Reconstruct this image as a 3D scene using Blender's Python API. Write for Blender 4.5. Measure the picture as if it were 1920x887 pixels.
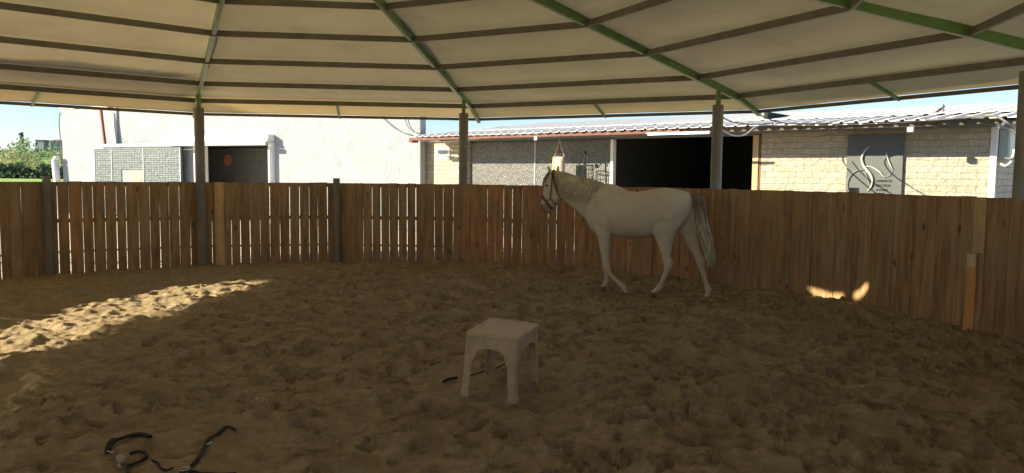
import bpy, bmesh, math, random
import numpy as np
from mathutils import Vector, Matrix, noise as mnoise
R = math.radians
rnd = random.Random(7); nrg = np.random.default_rng(11)
scene = bpy.context.scene
for o in list(bpy.data.objects): bpy.data.objects.remove(o)
COL = scene.collection
# ------------------------------------------------------------------ camera
CAM_H, FPX, PITCH, ROLL = 1.6, 1485.8, 0.0783, 0.0101
cam = bpy.data.objects.new('camera', bpy.data.cameras.new('camera')); COL.objects.link(cam)
cam.data.sensor_width = 36; cam.data.lens = 36*FPX/1920; cam.data.clip_start = .05; cam.data.clip_end = 6000
fw = Vector((0, math.cos(PITCH), -math.sin(PITCH))); up0 = Vector((0, math.sin(PITCH), math.cos(PITCH))); rt0 = Vector((1, 0, 0))
up = up0*math.cos(ROLL) - rt0*math.sin(ROLL); rt = fw.cross(up)
cam.matrix_world = Matrix(((rt.x, up.x, -fw.x, 0), (rt.y, up.y, -fw.y, 0), (rt.z, up.z, -fw.z, CAM_H), (0, 0, 0, 1)))
scene.camera = cam
# ------------------------------------------------------------------ sky, sun, exposure
SUN_AZ, SUN_EL = 190.0, 23.0          # azimuth counter-clockwise from +X
w = bpy.data.worlds.new('World'); scene.world = w; w.use_nodes = True
nt = w.node_tree; bg = nt.nodes['Background']; sky = nt.nodes.new('ShaderNodeTexSky'); sky.sky_type = 'NISHITA'
sky.sun_disc = False; sky.sun_elevation = R(SUN_EL); sky.sun_rotation = R(90-SUN_AZ)
sky.air_density = 1.0; sky.dust_density = .15; sky.ozone_density = 2.5
tn = nt.nodes.new('ShaderNodeVectorMath'); tn.operation = 'MULTIPLY'; tn.inputs[1].default_value = (.86, .94, 1.10)
nt.links.new(sky.outputs[0], tn.inputs[0]); nt.links.new(tn.outputs[0], bg.inputs[0]); bg.inputs[1].default_value = .07
sd = Vector((math.cos(R(SUN_AZ))*math.cos(R(SUN_EL)), math.sin(R(SUN_AZ))*math.cos(R(SUN_EL)), math.sin(R(SUN_EL))))
sun = bpy.data.objects.new('sun', bpy.data.lights.new('sun', 'SUN')); COL.objects.link(sun)
sun.data.energy = 5.0; sun.data.angle = R(.5); sun.data.color = (1, .88, .66)
sun.rotation_euler = sd.to_track_quat('Z', 'Y').to_euler(); sun.location = (-20, -5, 20)
vs = scene.view_settings; vs.view_transform = 'Standard'; vs.look = 'None'; vs.gamma = 1; vs.exposure = 1.46
try: vs.use_curve_mapping = False
except Exception: pass
scene.cycles.max_bounces = 10; scene.cycles.diffuse_bounces = 7; scene.cycles.transmission_bounces = 6
# ------------------------------------------------------------------ helpers
def ray(px, py):
    X, Y = px-960, py-443.5; c, s = math.cos(ROLL), math.sin(ROLL); a = (c*X+s*Y)/FPX; u = -(-s*X+c*Y)/FPX
    return Vector((a, math.cos(PITCH)+u*math.sin(PITCH), -math.sin(PITCH)+u*math.cos(PITCH)))
def tag(o, label=None, cat=None, group=None, kind=None):
    if label: o['label'] = label
    if cat: o['category'] = cat
    if group: o['group'] = group
    if kind: o['kind'] = kind
    return o
def empty(name, loc=(0, 0, 0), rz=0):
    o = bpy.data.objects.new(name, None); COL.objects.link(o); o.location = loc; o.rotation_euler = (0, 0, rz); o.empty_display_size = .2
    return o
class MB:
    def __init__(s): s.v = []; s.f = []; s.c = []; s.cur = (1, 1, 1, 1)
    def poly(s, vs_, fs):
        n = len(s.v); s.v += [tuple(v) for v in vs_]; s.f += [tuple(i+n for i in f) for f in fs]; s.c += [s.cur]*len(vs_)
    def hexa(s, p):   # 8 pts: bottom 4 then top 4
        s.poly(p, [(0, 3, 2, 1), (4, 5, 6, 7), (0, 1, 5, 4), (1, 2, 6, 5), (2, 3, 7, 6), (3, 0, 4, 7)])
    def box(s, x0, x1, y0, y1, z0, z1):
        s.hexa([(x0, y0, z0), (x1, y0, z0), (x1, y1, z0), (x0, y1, z0), (x0, y0, z1), (x1, y0, z1), (x1, y1, z1), (x0, y1, z1)])
    def bar(s, a, b, w_, h, up=(0, 0, 1), drop=0):  # box beam from a to b, section w_ x h
        a, b = Vector(a), Vector(b); d = (b-a).normalized(); u = Vector(up); sx = d.cross(u).normalized(); u = sx.cross(d).normalized()
        P = []
        for e in (a, b):
            e = e - u*drop
            P.append([e-sx*w_/2-u*h/2, e+sx*w_/2-u*h/2, e+sx*w_/2+u*h/2, e-sx*w_/2+u*h/2])
        s.poly(P[0]+P[1], [(0, 1, 2, 3), (7, 6, 5, 4), (0, 4, 5, 1), (1, 5, 6, 2), (2, 6, 7, 3), (3, 7, 4, 0)])
    def tube(s, pts, rad, n=8, flat=1.0, cap=True):
        pts = [Vector(p) for p in pts]; m = len(pts); rr = rad if hasattr(rad, '__len__') else [rad]*m
        V = []; prev = None
        for i, p in enumerate(pts):
            d = (pts[min(i+1, m-1)]-pts[max(i-1, 0)]).normalized()
            ref = Vector((0, 0, 1)) if abs(d.z) < .9 else Vector((1, 0, 0))
            sx = d.cross(ref).normalized()
            if prev is not None and sx.dot(prev) < 0: sx = -sx
            if prev is not None and abs(d.z) > .9: sx = (prev - d*prev.dot(d)).normalized()
            prev = sx; u = d.cross(sx)
            for k in range(n):
                a = 2*math.pi*k/n; V.append(p+sx*math.cos(a)*rr[i]+u*math.sin(a)*rr[i]*flat)
        F = [(i*n+k, i*n+(k+1) % n, (i+1)*n+(k+1) % n, (i+1)*n+k) for i in range(m-1) for k in range(n)]
        if cap: F += [tuple(range(n)), tuple(range((m-1)*n, m*n))[::-1]]
        s.poly(V, F)
    def loft(s, rings):
        n = len(rings[0]); V = [p for r_ in rings for p in r_]; m = len(rings)
        F = [(i*n+k, i*n+(k+1) % n, (i+1)*n+(k+1) % n, (i+1)*n+k) for i in range(m-1) for k in range(n)]
        F += [tuple(range(n))[::-1], tuple(range((m-1)*n, m*n))]; s.poly(V, F)
    def build(s, name, mat, parent=None, smooth=False, bevel=0):
        me = bpy.data.meshes.new(name); me.from_pydata(s.v, [], s.f); me.materials.append(mat)
        ca = me.color_attributes.new('Col', 'FLOAT_COLOR', 'POINT'); ca.data.foreach_set('color', np.array(s.c, dtype=np.float32).ravel())
        bm = bmesh.new(); bm.from_mesh(me); bmesh.ops.recalc_face_normals(bm, faces=bm.faces); bm.to_mesh(me); bm.free()
        if smooth: me.polygons.foreach_set('use_smooth', [True]*len(me.polygons))
        o = bpy.data.objects.new(name, me); COL.objects.link(o)
        if parent: o.parent = parent
        if bevel:
            b = o.modifiers.new('bevel', 'BEVEL'); b.width = bevel; b.segments = 2; b.limit_method = 'ANGLE'
        return o
def jit(c, a=.12, hue=.04):
    k = 1+rnd.uniform(-a, a); return (c[0]*k*(1+rnd.uniform(-hue, hue)), c[1]*k, c[2]*k*(1+rnd.uniform(-hue, hue)), 1)
def mat(name, color, rough=.8, var=.25, scale=3, bump=0, bscale=40, metal=0, col=False, stretch=(1, 1, 1), dirt=None, spec=.3, transl=0, c2=None):
    m = bpy.data.materials.new(name); m.use_nodes = True; t = m.node_tree; N = t.nodes; L = t.links; b = N['Principled BSDF']
    b.inputs['Roughness'].default_value = rough; b.inputs['Metallic'].default_value = metal; b.inputs['Specular IOR Level'].default_value = spec
    tc = N.new('ShaderNodeTexCoord'); mp = N.new('ShaderNodeMapping'); mp.inputs['Scale'].default_value = stretch; L.new(tc.outputs['Object'], mp.inputs[0])
    nz = N.new('ShaderNodeTexNoise'); nz.inputs['Scale'].default_value = scale; nz.inputs['Detail'].default_value = 8; nz.inputs['Roughness'].default_value = .62; L.new(mp.outputs[0], nz.inputs['Vector'])
    rp = N.new('ShaderNodeMapRange'); rp.inputs[1].default_value = .3; rp.inputs[2].default_value = .7; L.new(nz.outputs[0], rp.inputs[0])
    mx = N.new('ShaderNodeMix'); mx.data_type = 'RGBA'; L.new(rp.outputs[0], mx.inputs[0])
    cc2 = c2 if c2 else tuple(c*(1-var) for c in color); c1 = color if c2 else tuple(min(1, c*(1+var*.6)) for c in color)
    mx.inputs[6].default_value = (*cc2, 1); mx.inputs[7].default_value = (*c1, 1); out = mx.outputs[2]
    if col:
        at = N.new('ShaderNodeAttribute'); at.attribute_name = 'Col'; mu = N.new('ShaderNodeMix'); mu.data_type = 'RGBA'; mu.blend_type = 'MULTIPLY'; mu.inputs[0].default_value = 1
        L.new(out, mu.inputs[6]); L.new(at.outputs[0], mu.inputs[7]); out = mu.outputs[2]
    if dirt:   # (color, scale, lo, hi, amount) blotches with their own shape
        n2 = N.new('ShaderNodeTexNoise'); n2.inputs['Scale'].default_value = dirt[1]; n2.inputs['Detail'].default_value = 10; n2.inputs['Roughness'].default_value = .7
        L.new(tc.outputs['Object'], n2.inputs['Vector'])
        r2 = N.new('ShaderNodeMapRange'); r2.inputs[1].default_value = dirt[2]; r2.inputs[2].default_value = dirt[3]; r2.inputs[4].default_value = dirt[4]; L.new(n2.outputs[0], r2.inputs[0])
        m2 = N.new('ShaderNodeMix'); m2.data_type = 'RGBA'; L.new(r2.outputs[0], m2.inputs[0]); L.new(out, m2.inputs[6]); m2.inputs[7].default_value = (*dirt[0], 1); out = m2.outputs[2]
    L.new(out, b.inputs['Base Color'])
    if bump:
        n3 = N.new('ShaderNodeTexNoise'); n3.inputs['Scale'].default_value = bscale; n3.inputs['Detail'].default_value = 6; L.new(mp.outputs[0], n3.inputs['Vector'])
        bp = N.new('ShaderNodeBump'); bp.inputs['Strength'].default_value = bump; bp.inputs['Distance'].default_value = .02; L.new(n3.outputs[0], bp.inputs['Height']); L.new(bp.outputs[0], b.inputs['Normal'])
    if transl:
        tr = N.new('ShaderNodeBsdfTranslucent'); L.new(out, tr.inputs[0]); ms = N.new('ShaderNodeMixShader'); ms.inputs[0].default_value = transl
        L.new(b.outputs[0], ms.inputs[1]); L.new(tr.outputs[0], ms.inputs[2]); L.new(ms.outputs[0], N['Material Output'].inputs[0])
    m['out'] = 1
    return m
def brickmat(name, ca, cb, cm, w_, h, mortar=.01, bump=.5, rot=0, off=.5, metal=0, rough=.7, nz=.4, plane='XZ'):
    m = bpy.data.materials.new(name); m.use_nodes = True; t = m.node_tree; N = t.nodes; L = t.links; b = N['Principled BSDF']
    b.inputs['Roughness'].default_value = rough; b.inputs['Metallic'].default_value = metal
    tc = N.new('ShaderNodeTexCoord'); sp = N.new('ShaderNodeSeparateXYZ'); cb_ = N.new('ShaderNodeCombineXYZ'); L.new(tc.outputs['Object'], sp.inputs[0])
    L.new(sp.outputs[plane[0] == 'Y' and 1 or 0], cb_.inputs[0]); L.new(sp.outputs[2], cb_.inputs[1])
    wn = N.new('ShaderNodeTexNoise'); wn.inputs['Scale'].default_value = 6; L.new(tc.outputs['Object'], wn.inputs['Vector'])
    ad = N.new('ShaderNodeMix'); ad.data_type = 'VECTOR'; ad.blend_type = 'ADD' if hasattr(ad, 'blend_type') else 'MIX'
    va = N.new('ShaderNodeVectorMath'); va.operation = 'MULTIPLY_ADD'; L.new(wn.outputs['Color'], va.inputs[0]); va.inputs[1].default_value = (nz*.06,)*3; L.new(cb_.outputs[0], va.inputs[2])
    mp = N.new('ShaderNodeMapping'); mp.inputs['Rotation'].default_value = (0, 0, rot); L.new(va.outputs[0], mp.inputs[0])
    br = N.new('ShaderNodeTexBrick'); br.inputs['Scale'].default_value = 1; br.inputs['Brick Width'].default_value = w_; br.inputs['Row Height'].default_value = h; br.inputs['Mortar Size'].default_value = mortar
    br.inputs['Mortar Smooth'].default_value = .3; br.offset = off; br.inputs['Bias'].default_value = 0
    br.inputs['Color1'].default_value = (*ca, 1); br.inputs['Color2'].default_value = (*cb, 1); br.inputs['Mortar'].default_value = (*cm, 1); L.new(mp.outputs[0], br.inputs['Vector'])
    n2 = N.new('ShaderNodeTexNoise'); n2.inputs['Scale'].default_value = 9; n2.inputs['Detail'].default_value = 8; L.new(tc.outputs['Object'], n2.inputs['Vector'])
    mr = N.new('ShaderNodeMapRange'); mr.inputs[3].default_value = .65; mr.inputs[4].default_value = 1.25; L.new(n2.outputs[0], mr.inputs[0])
    mu = N.new('ShaderNodeVectorMath'); mu.operation = 'SCALE'; L.new(br.outputs['Color'], mu.inputs[0]); L.new(mr.outputs[0], mu.inputs['Scale']); L.new(mu.outputs[0], b.inputs['Base Color'])
    if bump:
        sb = N.new('ShaderNodeMath'); sb.operation = 'MULTIPLY_ADD'; sb.inputs[1].default_value = -1.0; L.new(br.outputs['Fac'], sb.inputs[0]); L.new(n2.outputs[0], sb.inputs[2])
        bp = N.new('ShaderNodeBump'); bp.inputs['Strength'].default_value = bump; bp.inputs['Distance'].default_value = .03; L.new(sb.outputs[0], bp.inputs['Height']); L.new(bp.outputs[0], b.inputs['Normal'])
    return m
M = {}
M['wood'] = mat('plank_wood', (.45, .28, .14), .75, .5, 5, .6, 30, col=True, stretch=(3, 3, .35), dirt=((.37, .285, .175), 1.7, .46, .70, .6))
_t = M['wood'].node_tree; _b = _t.nodes['Principled BSDF']; _s = _b.inputs['Base Color'].links[0].from_socket; _tc = _t.nodes.new('ShaderNodeTexCoord'); _mp = _t.nodes.new('ShaderNodeMapping'); _mp.inputs['Scale'].default_value = (4.5, 4.5, 2.2); _t.links.new(_tc.outputs['Object'], _mp.inputs[0])
_v = _t.nodes.new('ShaderNodeTexVoronoi'); _v.inputs['Scale'].default_value = 1; _t.links.new(_mp.outputs[0], _v.inputs['Vector']); _r = _t.nodes.new('ShaderNodeMapRange'); _r.inputs[1].default_value = .05; _r.inputs[2].default_value = .13; _r.inputs[3].default_value = .75; _r.inputs[4].default_value = 0; _t.links.new(_v.outputs['Distance'], _r.inputs[0])
_x = _t.nodes.new('ShaderNodeMix'); _x.data_type = 'RGBA'; _t.links.new(_r.outputs[0], _x.inputs[0]); _t.links.new(_s, _x.inputs[6]); _x.inputs[7].default_value = (.09, .045, .02, 1); _t.links.new(_x.outputs[2], _b.inputs['Base Color'])
M['pale_wood'] = mat('pale_plank_wood', (.50, .36, .20), .8, .25, 5, .4, 30, col=True, stretch=(3, 3, .35), dirt=((.2, .12, .06), 3, .6, .8, .5))
M['rail'] = mat('rail_wood', (.22, .15, .10), .85, .3, 6, .4, 30, stretch=(1, 1, 1))
M['pole'] = mat('weathered_pole_paint', (.27, .245, .20), .7, .3, 4, .3, 25, stretch=(1, 1, .4), dirt=((.13, .10, .07), 5, .55, .75, .6))
M['green'] = mat('green_steel_paint', (.15, .26, .075), .3, .2, 6, .05, 30, dirt=((.22, .20, .15), 6, .62, .8, .5), spec=.5)
M['purlin'] = mat('grey_green_purlin_paint', (.19, .175, .12), .5, .25, 5, .05, 30, spec=.4)
M['tarp'] = mat('cream_tarpaulin', (.56, .47, .26), .8, .12, 1.2, .25, 9, transl=.17, dirt=((.36, .31, .19), 1.1, .5, .75, .5))
M['strip'] = mat('bounce_lit_tarp', (.82, .62, .27), .8, .08, 1.2, .2, 9, transl=.22)  # brighter, yellower tarpaulin copy; light bounced off the yard put into its colour
M['hem'] = mat('hem_webbing', (.20, .15, .09), .8)
M['sand'] = mat('arena_sand', (.455, .355, .215), .95, .28, 13, .9, 90, dirt=((.26, .185, .095), 2.6, .45, .66, .6), spec=.1)
_t = M['sand'].node_tree; _b = _t.nodes['Principled BSDF']; _lk = _b.inputs['Normal'].links[0].from_node
_n = _t.nodes.new('ShaderNodeTexNoise'); _n.inputs['Scale'].default_value = 34; _n.inputs['Detail'].default_value = 9; _n.inputs['Roughness'].default_value = .78; _tc = _t.nodes.new('ShaderNodeTexCoord'); _t.links.new(_tc.outputs['Object'], _n.inputs['Vector'])
_p = _t.nodes.new('ShaderNodeBump'); _p.inputs['Strength'].default_value = .8; _p.inputs['Distance'].default_value = .016; _t.links.new(_n.outputs[0], _p.inputs['Height']); _t.links.new(_p.outputs[0], _lk.inputs['Normal'])
M['yard'] = mat('yard_dirt', (.66, .56, .40), .95, .2, .6, .5, 12, spec=.1)
M['grass'] = mat('field_grass', (.26, .42, .09), .9, .3, .3, .4, 3)
M['coat'] = mat('grey_white_coat', (.68, .585, .42), .6, .12, 5, .15, 50, dirt=((.46, .39, .27), 4, .55, .75, .4), spec=.15)
M['hair'] = mat('cream_hair', (.80, .73, .55), .55, .3, 12, 0, col=True, spec=.35)
M['hoof'] = mat('dusty_hoof', (.22, .18, .13), .7)
M['leather'] = mat('brown_leather', (.20, .065, .04), .45, .3, 30, .2, 60)
M['black_leather'] = mat('black_leather', (.022, .015, .011), .75, .3, 30, .2, 60, dirt=((.15, .10, .055), 14, .55, .75, .5))
M['metal'] = mat('dull_metal', (.55, .52, .46), .35, .2, 20, metal=.9)
M['eye'] = mat('dark_eye', (.01, .008, .006), .08, .1)
M['plastic'] = mat('tan_plastic', (.56, .43, .25), .42, .08, 6, .04, 40, dirt=((.34, .26, .15), 9, .45, .65, .7), spec=.45)
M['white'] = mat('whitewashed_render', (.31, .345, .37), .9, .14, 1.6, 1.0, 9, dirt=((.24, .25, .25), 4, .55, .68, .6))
M['white_metal'] = mat('white_sheet_metal', (.74, .74, .72), .5, .08, 4)
M['grey_metal'] = mat('grey_painted_frame', (.38, .40, .42), .5, .15, 6)
M['roofing'] = mat('white_roof_sheet', (.72, .70, .64), .9, .1, 3, dirt=((.4, .36, .3), 3, .6, .8, .4))
M['fascia'] = mat('red_brown_fascia', (.16, .07, .05), .7, .3, 8, dirt=((.4, .3, .25), 9, .6, .75, .5))
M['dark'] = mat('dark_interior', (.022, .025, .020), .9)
M['darkgrey'] = mat('dark_grey_panel', (.17, .175, .17), .6, .1, 3)
M['rust'] = mat('red_brown_pole_paint', (.24, .07, .045), .6)
M['orange'] = mat('faded_orange_sign', (.75, .32, .20), .6)
M['cable'] = mat('grey_cable', (.13, .13, .13), .6)
M['pale_cable'] = mat('pale_cable', (.6, .6, .58), .6)
M['stone'] = brickmat('split_stone', (.42, .375, .285), (.345, .305, .225), (.335, .295, .215), .34, .125, .003, 1.6, nz=1.1)
M['stone_side'] = brickmat('split_stone_side', (.42, .375, .285), (.345, .305, .225), (.335, .295, .215), .34, .125, .003, 1.6, nz=1.1, plane='YZ')
M['emboss'] = brickmat('embossed_metal_mesh', (.32, .32, .285), (.17, .175, .16), (.045, .05, .05), .085, .042, .012, .8, rot=R(28), rough=.55, nz=.12)
M['block'] = brickmat('glass_block_sheet', (.20, .25, .26), (.125, .16, .17), (.05, .062, .065), .155, .068, .013, .6, off=0, rough=.4, nz=.02)
M['bag'] = mat('cream_sack', (.33, .285, .19), .8, .2, 6, dirt=((.5, .5, .48), 3, .4, .7, .7))
M['yellow'] = mat('yellow_strap', (.75, .68, .22), .6)
M['net'] = mat('black_net_cord', (.02, .025, .025), .7)
M['box'] = mat('pale_green_enamel', (.42, .50, .46), .5, .06)
M['leaf'] = mat('leaves', (1, 1, 1), .8, .2, 2, col=True, transl=.3)
M['bark'] = mat('stems', (.13, .11, .08), .9)
M['glass'] = mat('dusty_glass', (.30, .33, .34), .15, .2, 5)
em = bpy.data.materials.new('lit_tube'); em.use_nodes = True; eb = em.node_tree.nodes['Principled BSDF']; eb.inputs['Base Color'].default_value = (.8, .8, .85, 1); eb.inputs['Emission Color'].default_value = (.85, .88, 1, 1); eb.inputs['Emission Strength'].default_value = 1.2
M['tube'] = em
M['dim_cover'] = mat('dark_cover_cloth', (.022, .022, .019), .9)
M['board'] = mat('dark_sign_board', (.105, .115, .11), .6, .1, 3)

# ------------------------------------------------------------------ pen geometry
CX, CY = -2.1916, 6.9184; PHI = 2.0137
RR = [3.1757, 4.2323, 5.4085, 6.6469, 7.7228, 8.339]; ZZ = [3.6593, 3.4326, 3.2103, 3.0064, 2.8211, 2.5986]
RP = 7.19; FH = 1.42
def pol(r, a, z=0): return Vector((CX+r*math.cos(a), CY+r*math.sin(a), z))
def A10(j): return PHI-j*math.pi/5
def A20(k): return PHI-k*math.pi/10

# ---- terrain
def sheet(name, x0, x1, y0, y1, z, m, kind='structure'):
    b = MB(); b.poly([(x0, y0, z), (x1, y0, z), (x1, y1, z), (x0, y1, z)], [(0, 1, 2, 3)]); o = b.build(name, m); tag(o, kind=kind); return o
sheet('ground', -3000, 3000, -800, 4000, -.16, M['yard'])
# ---- sand
STEP = .02; gx = np.arange(-9.75, 5.4, STEP); gy = np.arange(-.75, 14.6, STEP); NX, NY = len(gx), len(gy)
def fnoise(lo, hi, ax=1.0):   # band-passed noise, wavelengths lo..hi metres, unit std
    f = np.fft.rfft2(nrg.standard_normal((NY, NX))); ky = np.fft.fftfreq(NY, STEP)[:, None]; kx = np.fft.rfftfreq(NX, STEP)[None, :]*ax
    k = np.sqrt(kx**2+ky**2)+1e-9; wl = 1/k; g = np.exp(-(np.log(wl/np.sqrt(lo*hi))/np.log(hi/lo)*1.6)**2)*(wl**.8)
    a = np.fft.irfft2(f*g, (NY, NX)); return a/a.std()
XX, YY = np.meshgrid(gx, gy)
Hh = .014*fnoise(.5, 1.6)+.0075*fnoise(.16, .42)+.0028*fnoise(.06, .15)
rid = fnoise(.25, .7); Hh += .009*(1-np.abs(rid))          # soft ridges between prints
def stamp(cx, cy, a, rl, rw, dep, rim):
    Rm = rl*2.2; i0, i1 = np.searchsorted(gx, [cx-Rm, cx+Rm]); j0, j1 = np.searchsorted(gy, [cy-Rm, cy+Rm])
    if i1-i0 < 3 or j1-j0 < 3: return
    x = XX[j0:j1, i0:i1]-cx; y = YY[j0:j1, i0:i1]-cy; u = (x*math.cos(a)+y*math.sin(a))/rl; v = (-x*math.sin(a)+y*math.cos(a))/rw
    r = np.sqrt(u*u+v*v); Hh[j0:j1, i0:i1] += -dep*np.clip(1.25-r**5, 0, 1)*(r < 1.04)*(1+.3*u)+rim*np.exp(-((r-1.25)/.25)**2)
for i in range(7600):
    cx, cy = rnd.uniform(-9.5, 5.2), rnd.uniform(-.5, 14.4); rc = math.hypot(cx-CX, cy-CY)
    if rc > 7.2: continue
    a = math.atan2(cy-CY, cx-CX)+math.pi/2+rnd.gauss(0, .5)
    big = rnd.random() < .4
    fs = .32 if cx < -3.4 else .95
    stamp(cx, cy, a, rnd.uniform(.055, .095) if big else rnd.uniform(.028, .05), rnd.uniform(.045, .065) if big else rnd.uniform(.022, .038), fs*rnd.uniform(.025, .062), fs*rnd.uniform(.008, .022))
for i in range(5):   # a few drag marks
    a = rnd.uniform(0, 6.28); r0 = rnd.uniform(2, 6)
    for k in range(26): stamp(CX+r0*math.cos(a+k*.012), CY+r0*math.sin(a+k*.012), a+math.pi/2, .06, .04, .012, .003)
Hh += .003*fnoise(.05, .11)*(fnoise(.6, 2) > .1)
Hh *= 1+.2*np.clip((XX+3.6)/.8, 0, 1)
rc = np.hypot(XX-CX, YY-CY); ang = np.arctan2(YY-CY, XX-CX)
bank = np.clip((rc-6.1)/1.0, 0, 1)**2
amp = np.interp(ang, [-3.2, -.2, .3, .8, 1.3, 1.75, 2.1, 2.6, 3.2], [.03, .06, .055, .05, .06, .01, -.02, -.06, -.02])
Hh += bank*amp - .028*np.exp(-((XX-2.1)**2+(YY-10.4)**2)/.5) + .0
Hh += .045*np.exp(-((XX+.02)**2+(YY-6.25)**2)/.25) + .012*np.exp(-((XX+.1)**2+(YY-5.5)**2)/.2)
for (sx_, sy_, sr_) in ((-1.85, 4.35, .75), (-.2, 5.75, .55)):   # settled sand around the straps and the stool
    m_ = .75*np.exp(-(((XX-sx_)**2+(YY-sy_)**2)/sr_**2)**2); bl_ = Hh.copy()
    for _ in range(14): bl_[1:-1, 1:-1] = (bl_[:-2, 1:-1]+bl_[2:, 1:-1]+bl_[1:-1, :-2]+bl_[1:-1, 2:]+4*bl_[1:-1, 1:-1])/8
    Hh = Hh*(1-m_)+bl_*m_
def HS(x, y):
    i = min(max(int((x-gx[0])/STEP), 1), NX-2); j = min(max(int((y-gy[0])/STEP), 1), NY-2); return float(Hh[j-1:j+2, i-1:i+2].mean())
def HSM(x, y):
    i = int((x-gx[0])/STEP); j = int((y-gy[0])/STEP); return float(Hh[j-1:j+3, i-1:i+3].max())
keep = (rc < 7.46); idx = -np.ones(NX*NY, dtype=np.int64); kf = keep.ravel(); idx[kf] = np.arange(kf.sum())
Vn = np.stack([XX.ravel()[kf], YY.ravel()[kf], Hh.ravel()[kf]], -1)
ii = (np.arange(NY-1)[:, None]*NX+np.arange(NX-1)[None, :]).ravel(); Q = np.stack([ii, ii+1, ii+NX+1, ii+NX], -1); Q = idx[Q]; Q = Q[(Q >= 0).all(1)]
me = bpy.data.meshes.new('sand'); me.vertices.add(len(Vn)); me.vertices.foreach_set('co', Vn.astype(np.float32).ravel())
me.loops.add(len(Q)*4); me.loops.foreach_set('vertex_index', Q.astype(np.int32).ravel()); me.polygons.add(len(Q)); me.polygons.foreach_set('loop_start', np.arange(len(Q), dtype=np.int32)*4); me.update(calc_edges=True)
me.polygons.foreach_set('use_smooth', np.ones(len(Q), dtype=bool)); me.materials.append(M['sand'])
so = bpy.data.objects.new('sand', me); COL.objects.link(so); tag(so, kind='structure')
def on_sand(px, py, dz=0):
    v = ray(px, py); z = 0
    for _ in range(8):
        t = (z-CAM_H)/v.z; P = Vector((0, 0, CAM_H))+v*t; z = HS(P.x, P.y)+dz
    return Vector((P.x, P.y, z))

# ------------------------------------------------------------------ canopy
can = empty('canopy', (CX, CY, 0)); tag(can, 'large ten-sided riding pen canopy of cream tarpaulin on green rafters over the sand', 'canopy')
def cpart(b, name, m, **k):
    b.v = [(x-CX, y-CY, z) for x, y, z in b.v]; return b.build(name, m, can, **k)
RI = [.9, 2.0]; ZI = [4.09, 3.885]; ZA = 4.26
rads = [0.0]+RI+RR; zs = [ZA]+ZI+ZZ
spotv = [[(1513, 535), (1530, 538), (1546, 541), (1558, 548), (1568, 545), (1580, 546), (1584, 553), (1583, 564), (1572, 563), (1550, 557), (1530, 551)],
         [(1611, 549), (1616, 547), (1627, 548), (1648, 538), (1648, 547), (1638, 556), (1624, 562), (1611, 564)]]
am = (A10(2)+A20(5))/2; nn = Vector((math.cos(am), math.sin(am), 0)); P1 = pol(7.08, A10(2))
def roofz(r): return np.interp(r, rads, zs)+.055
holes = []  # added roof openings, cut so the sun throws bright spots on the right fence
for L_ in spotv:
    H_ = []
    for px, py in L_:
        v = ray(px, py); t = (P1.dot(nn))/(v.dot(nn)); X = Vector((0, 0, CAM_H))+v*t; t = 0
        for _ in range(60):
            Y = X+sd*t; t += (float(roofz(math.hypot(Y.x-CX, Y.y-CY)))-Y.z)/sd.z*.7
        Y = X+sd*t; H_.append((Y.x, Y.y))
    holes.append(H_)
def inside(x, y, P):
    c = False; n = len(P)
    for i in range(n):
        (x1, y1), (x2, y2) = P[i], P[(i+1) % n]
        if (y1 > y) != (y2 > y) and x < (x2-x1)*(y-y1)/(y2-y1)+x1: c = not c
    return c
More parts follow.
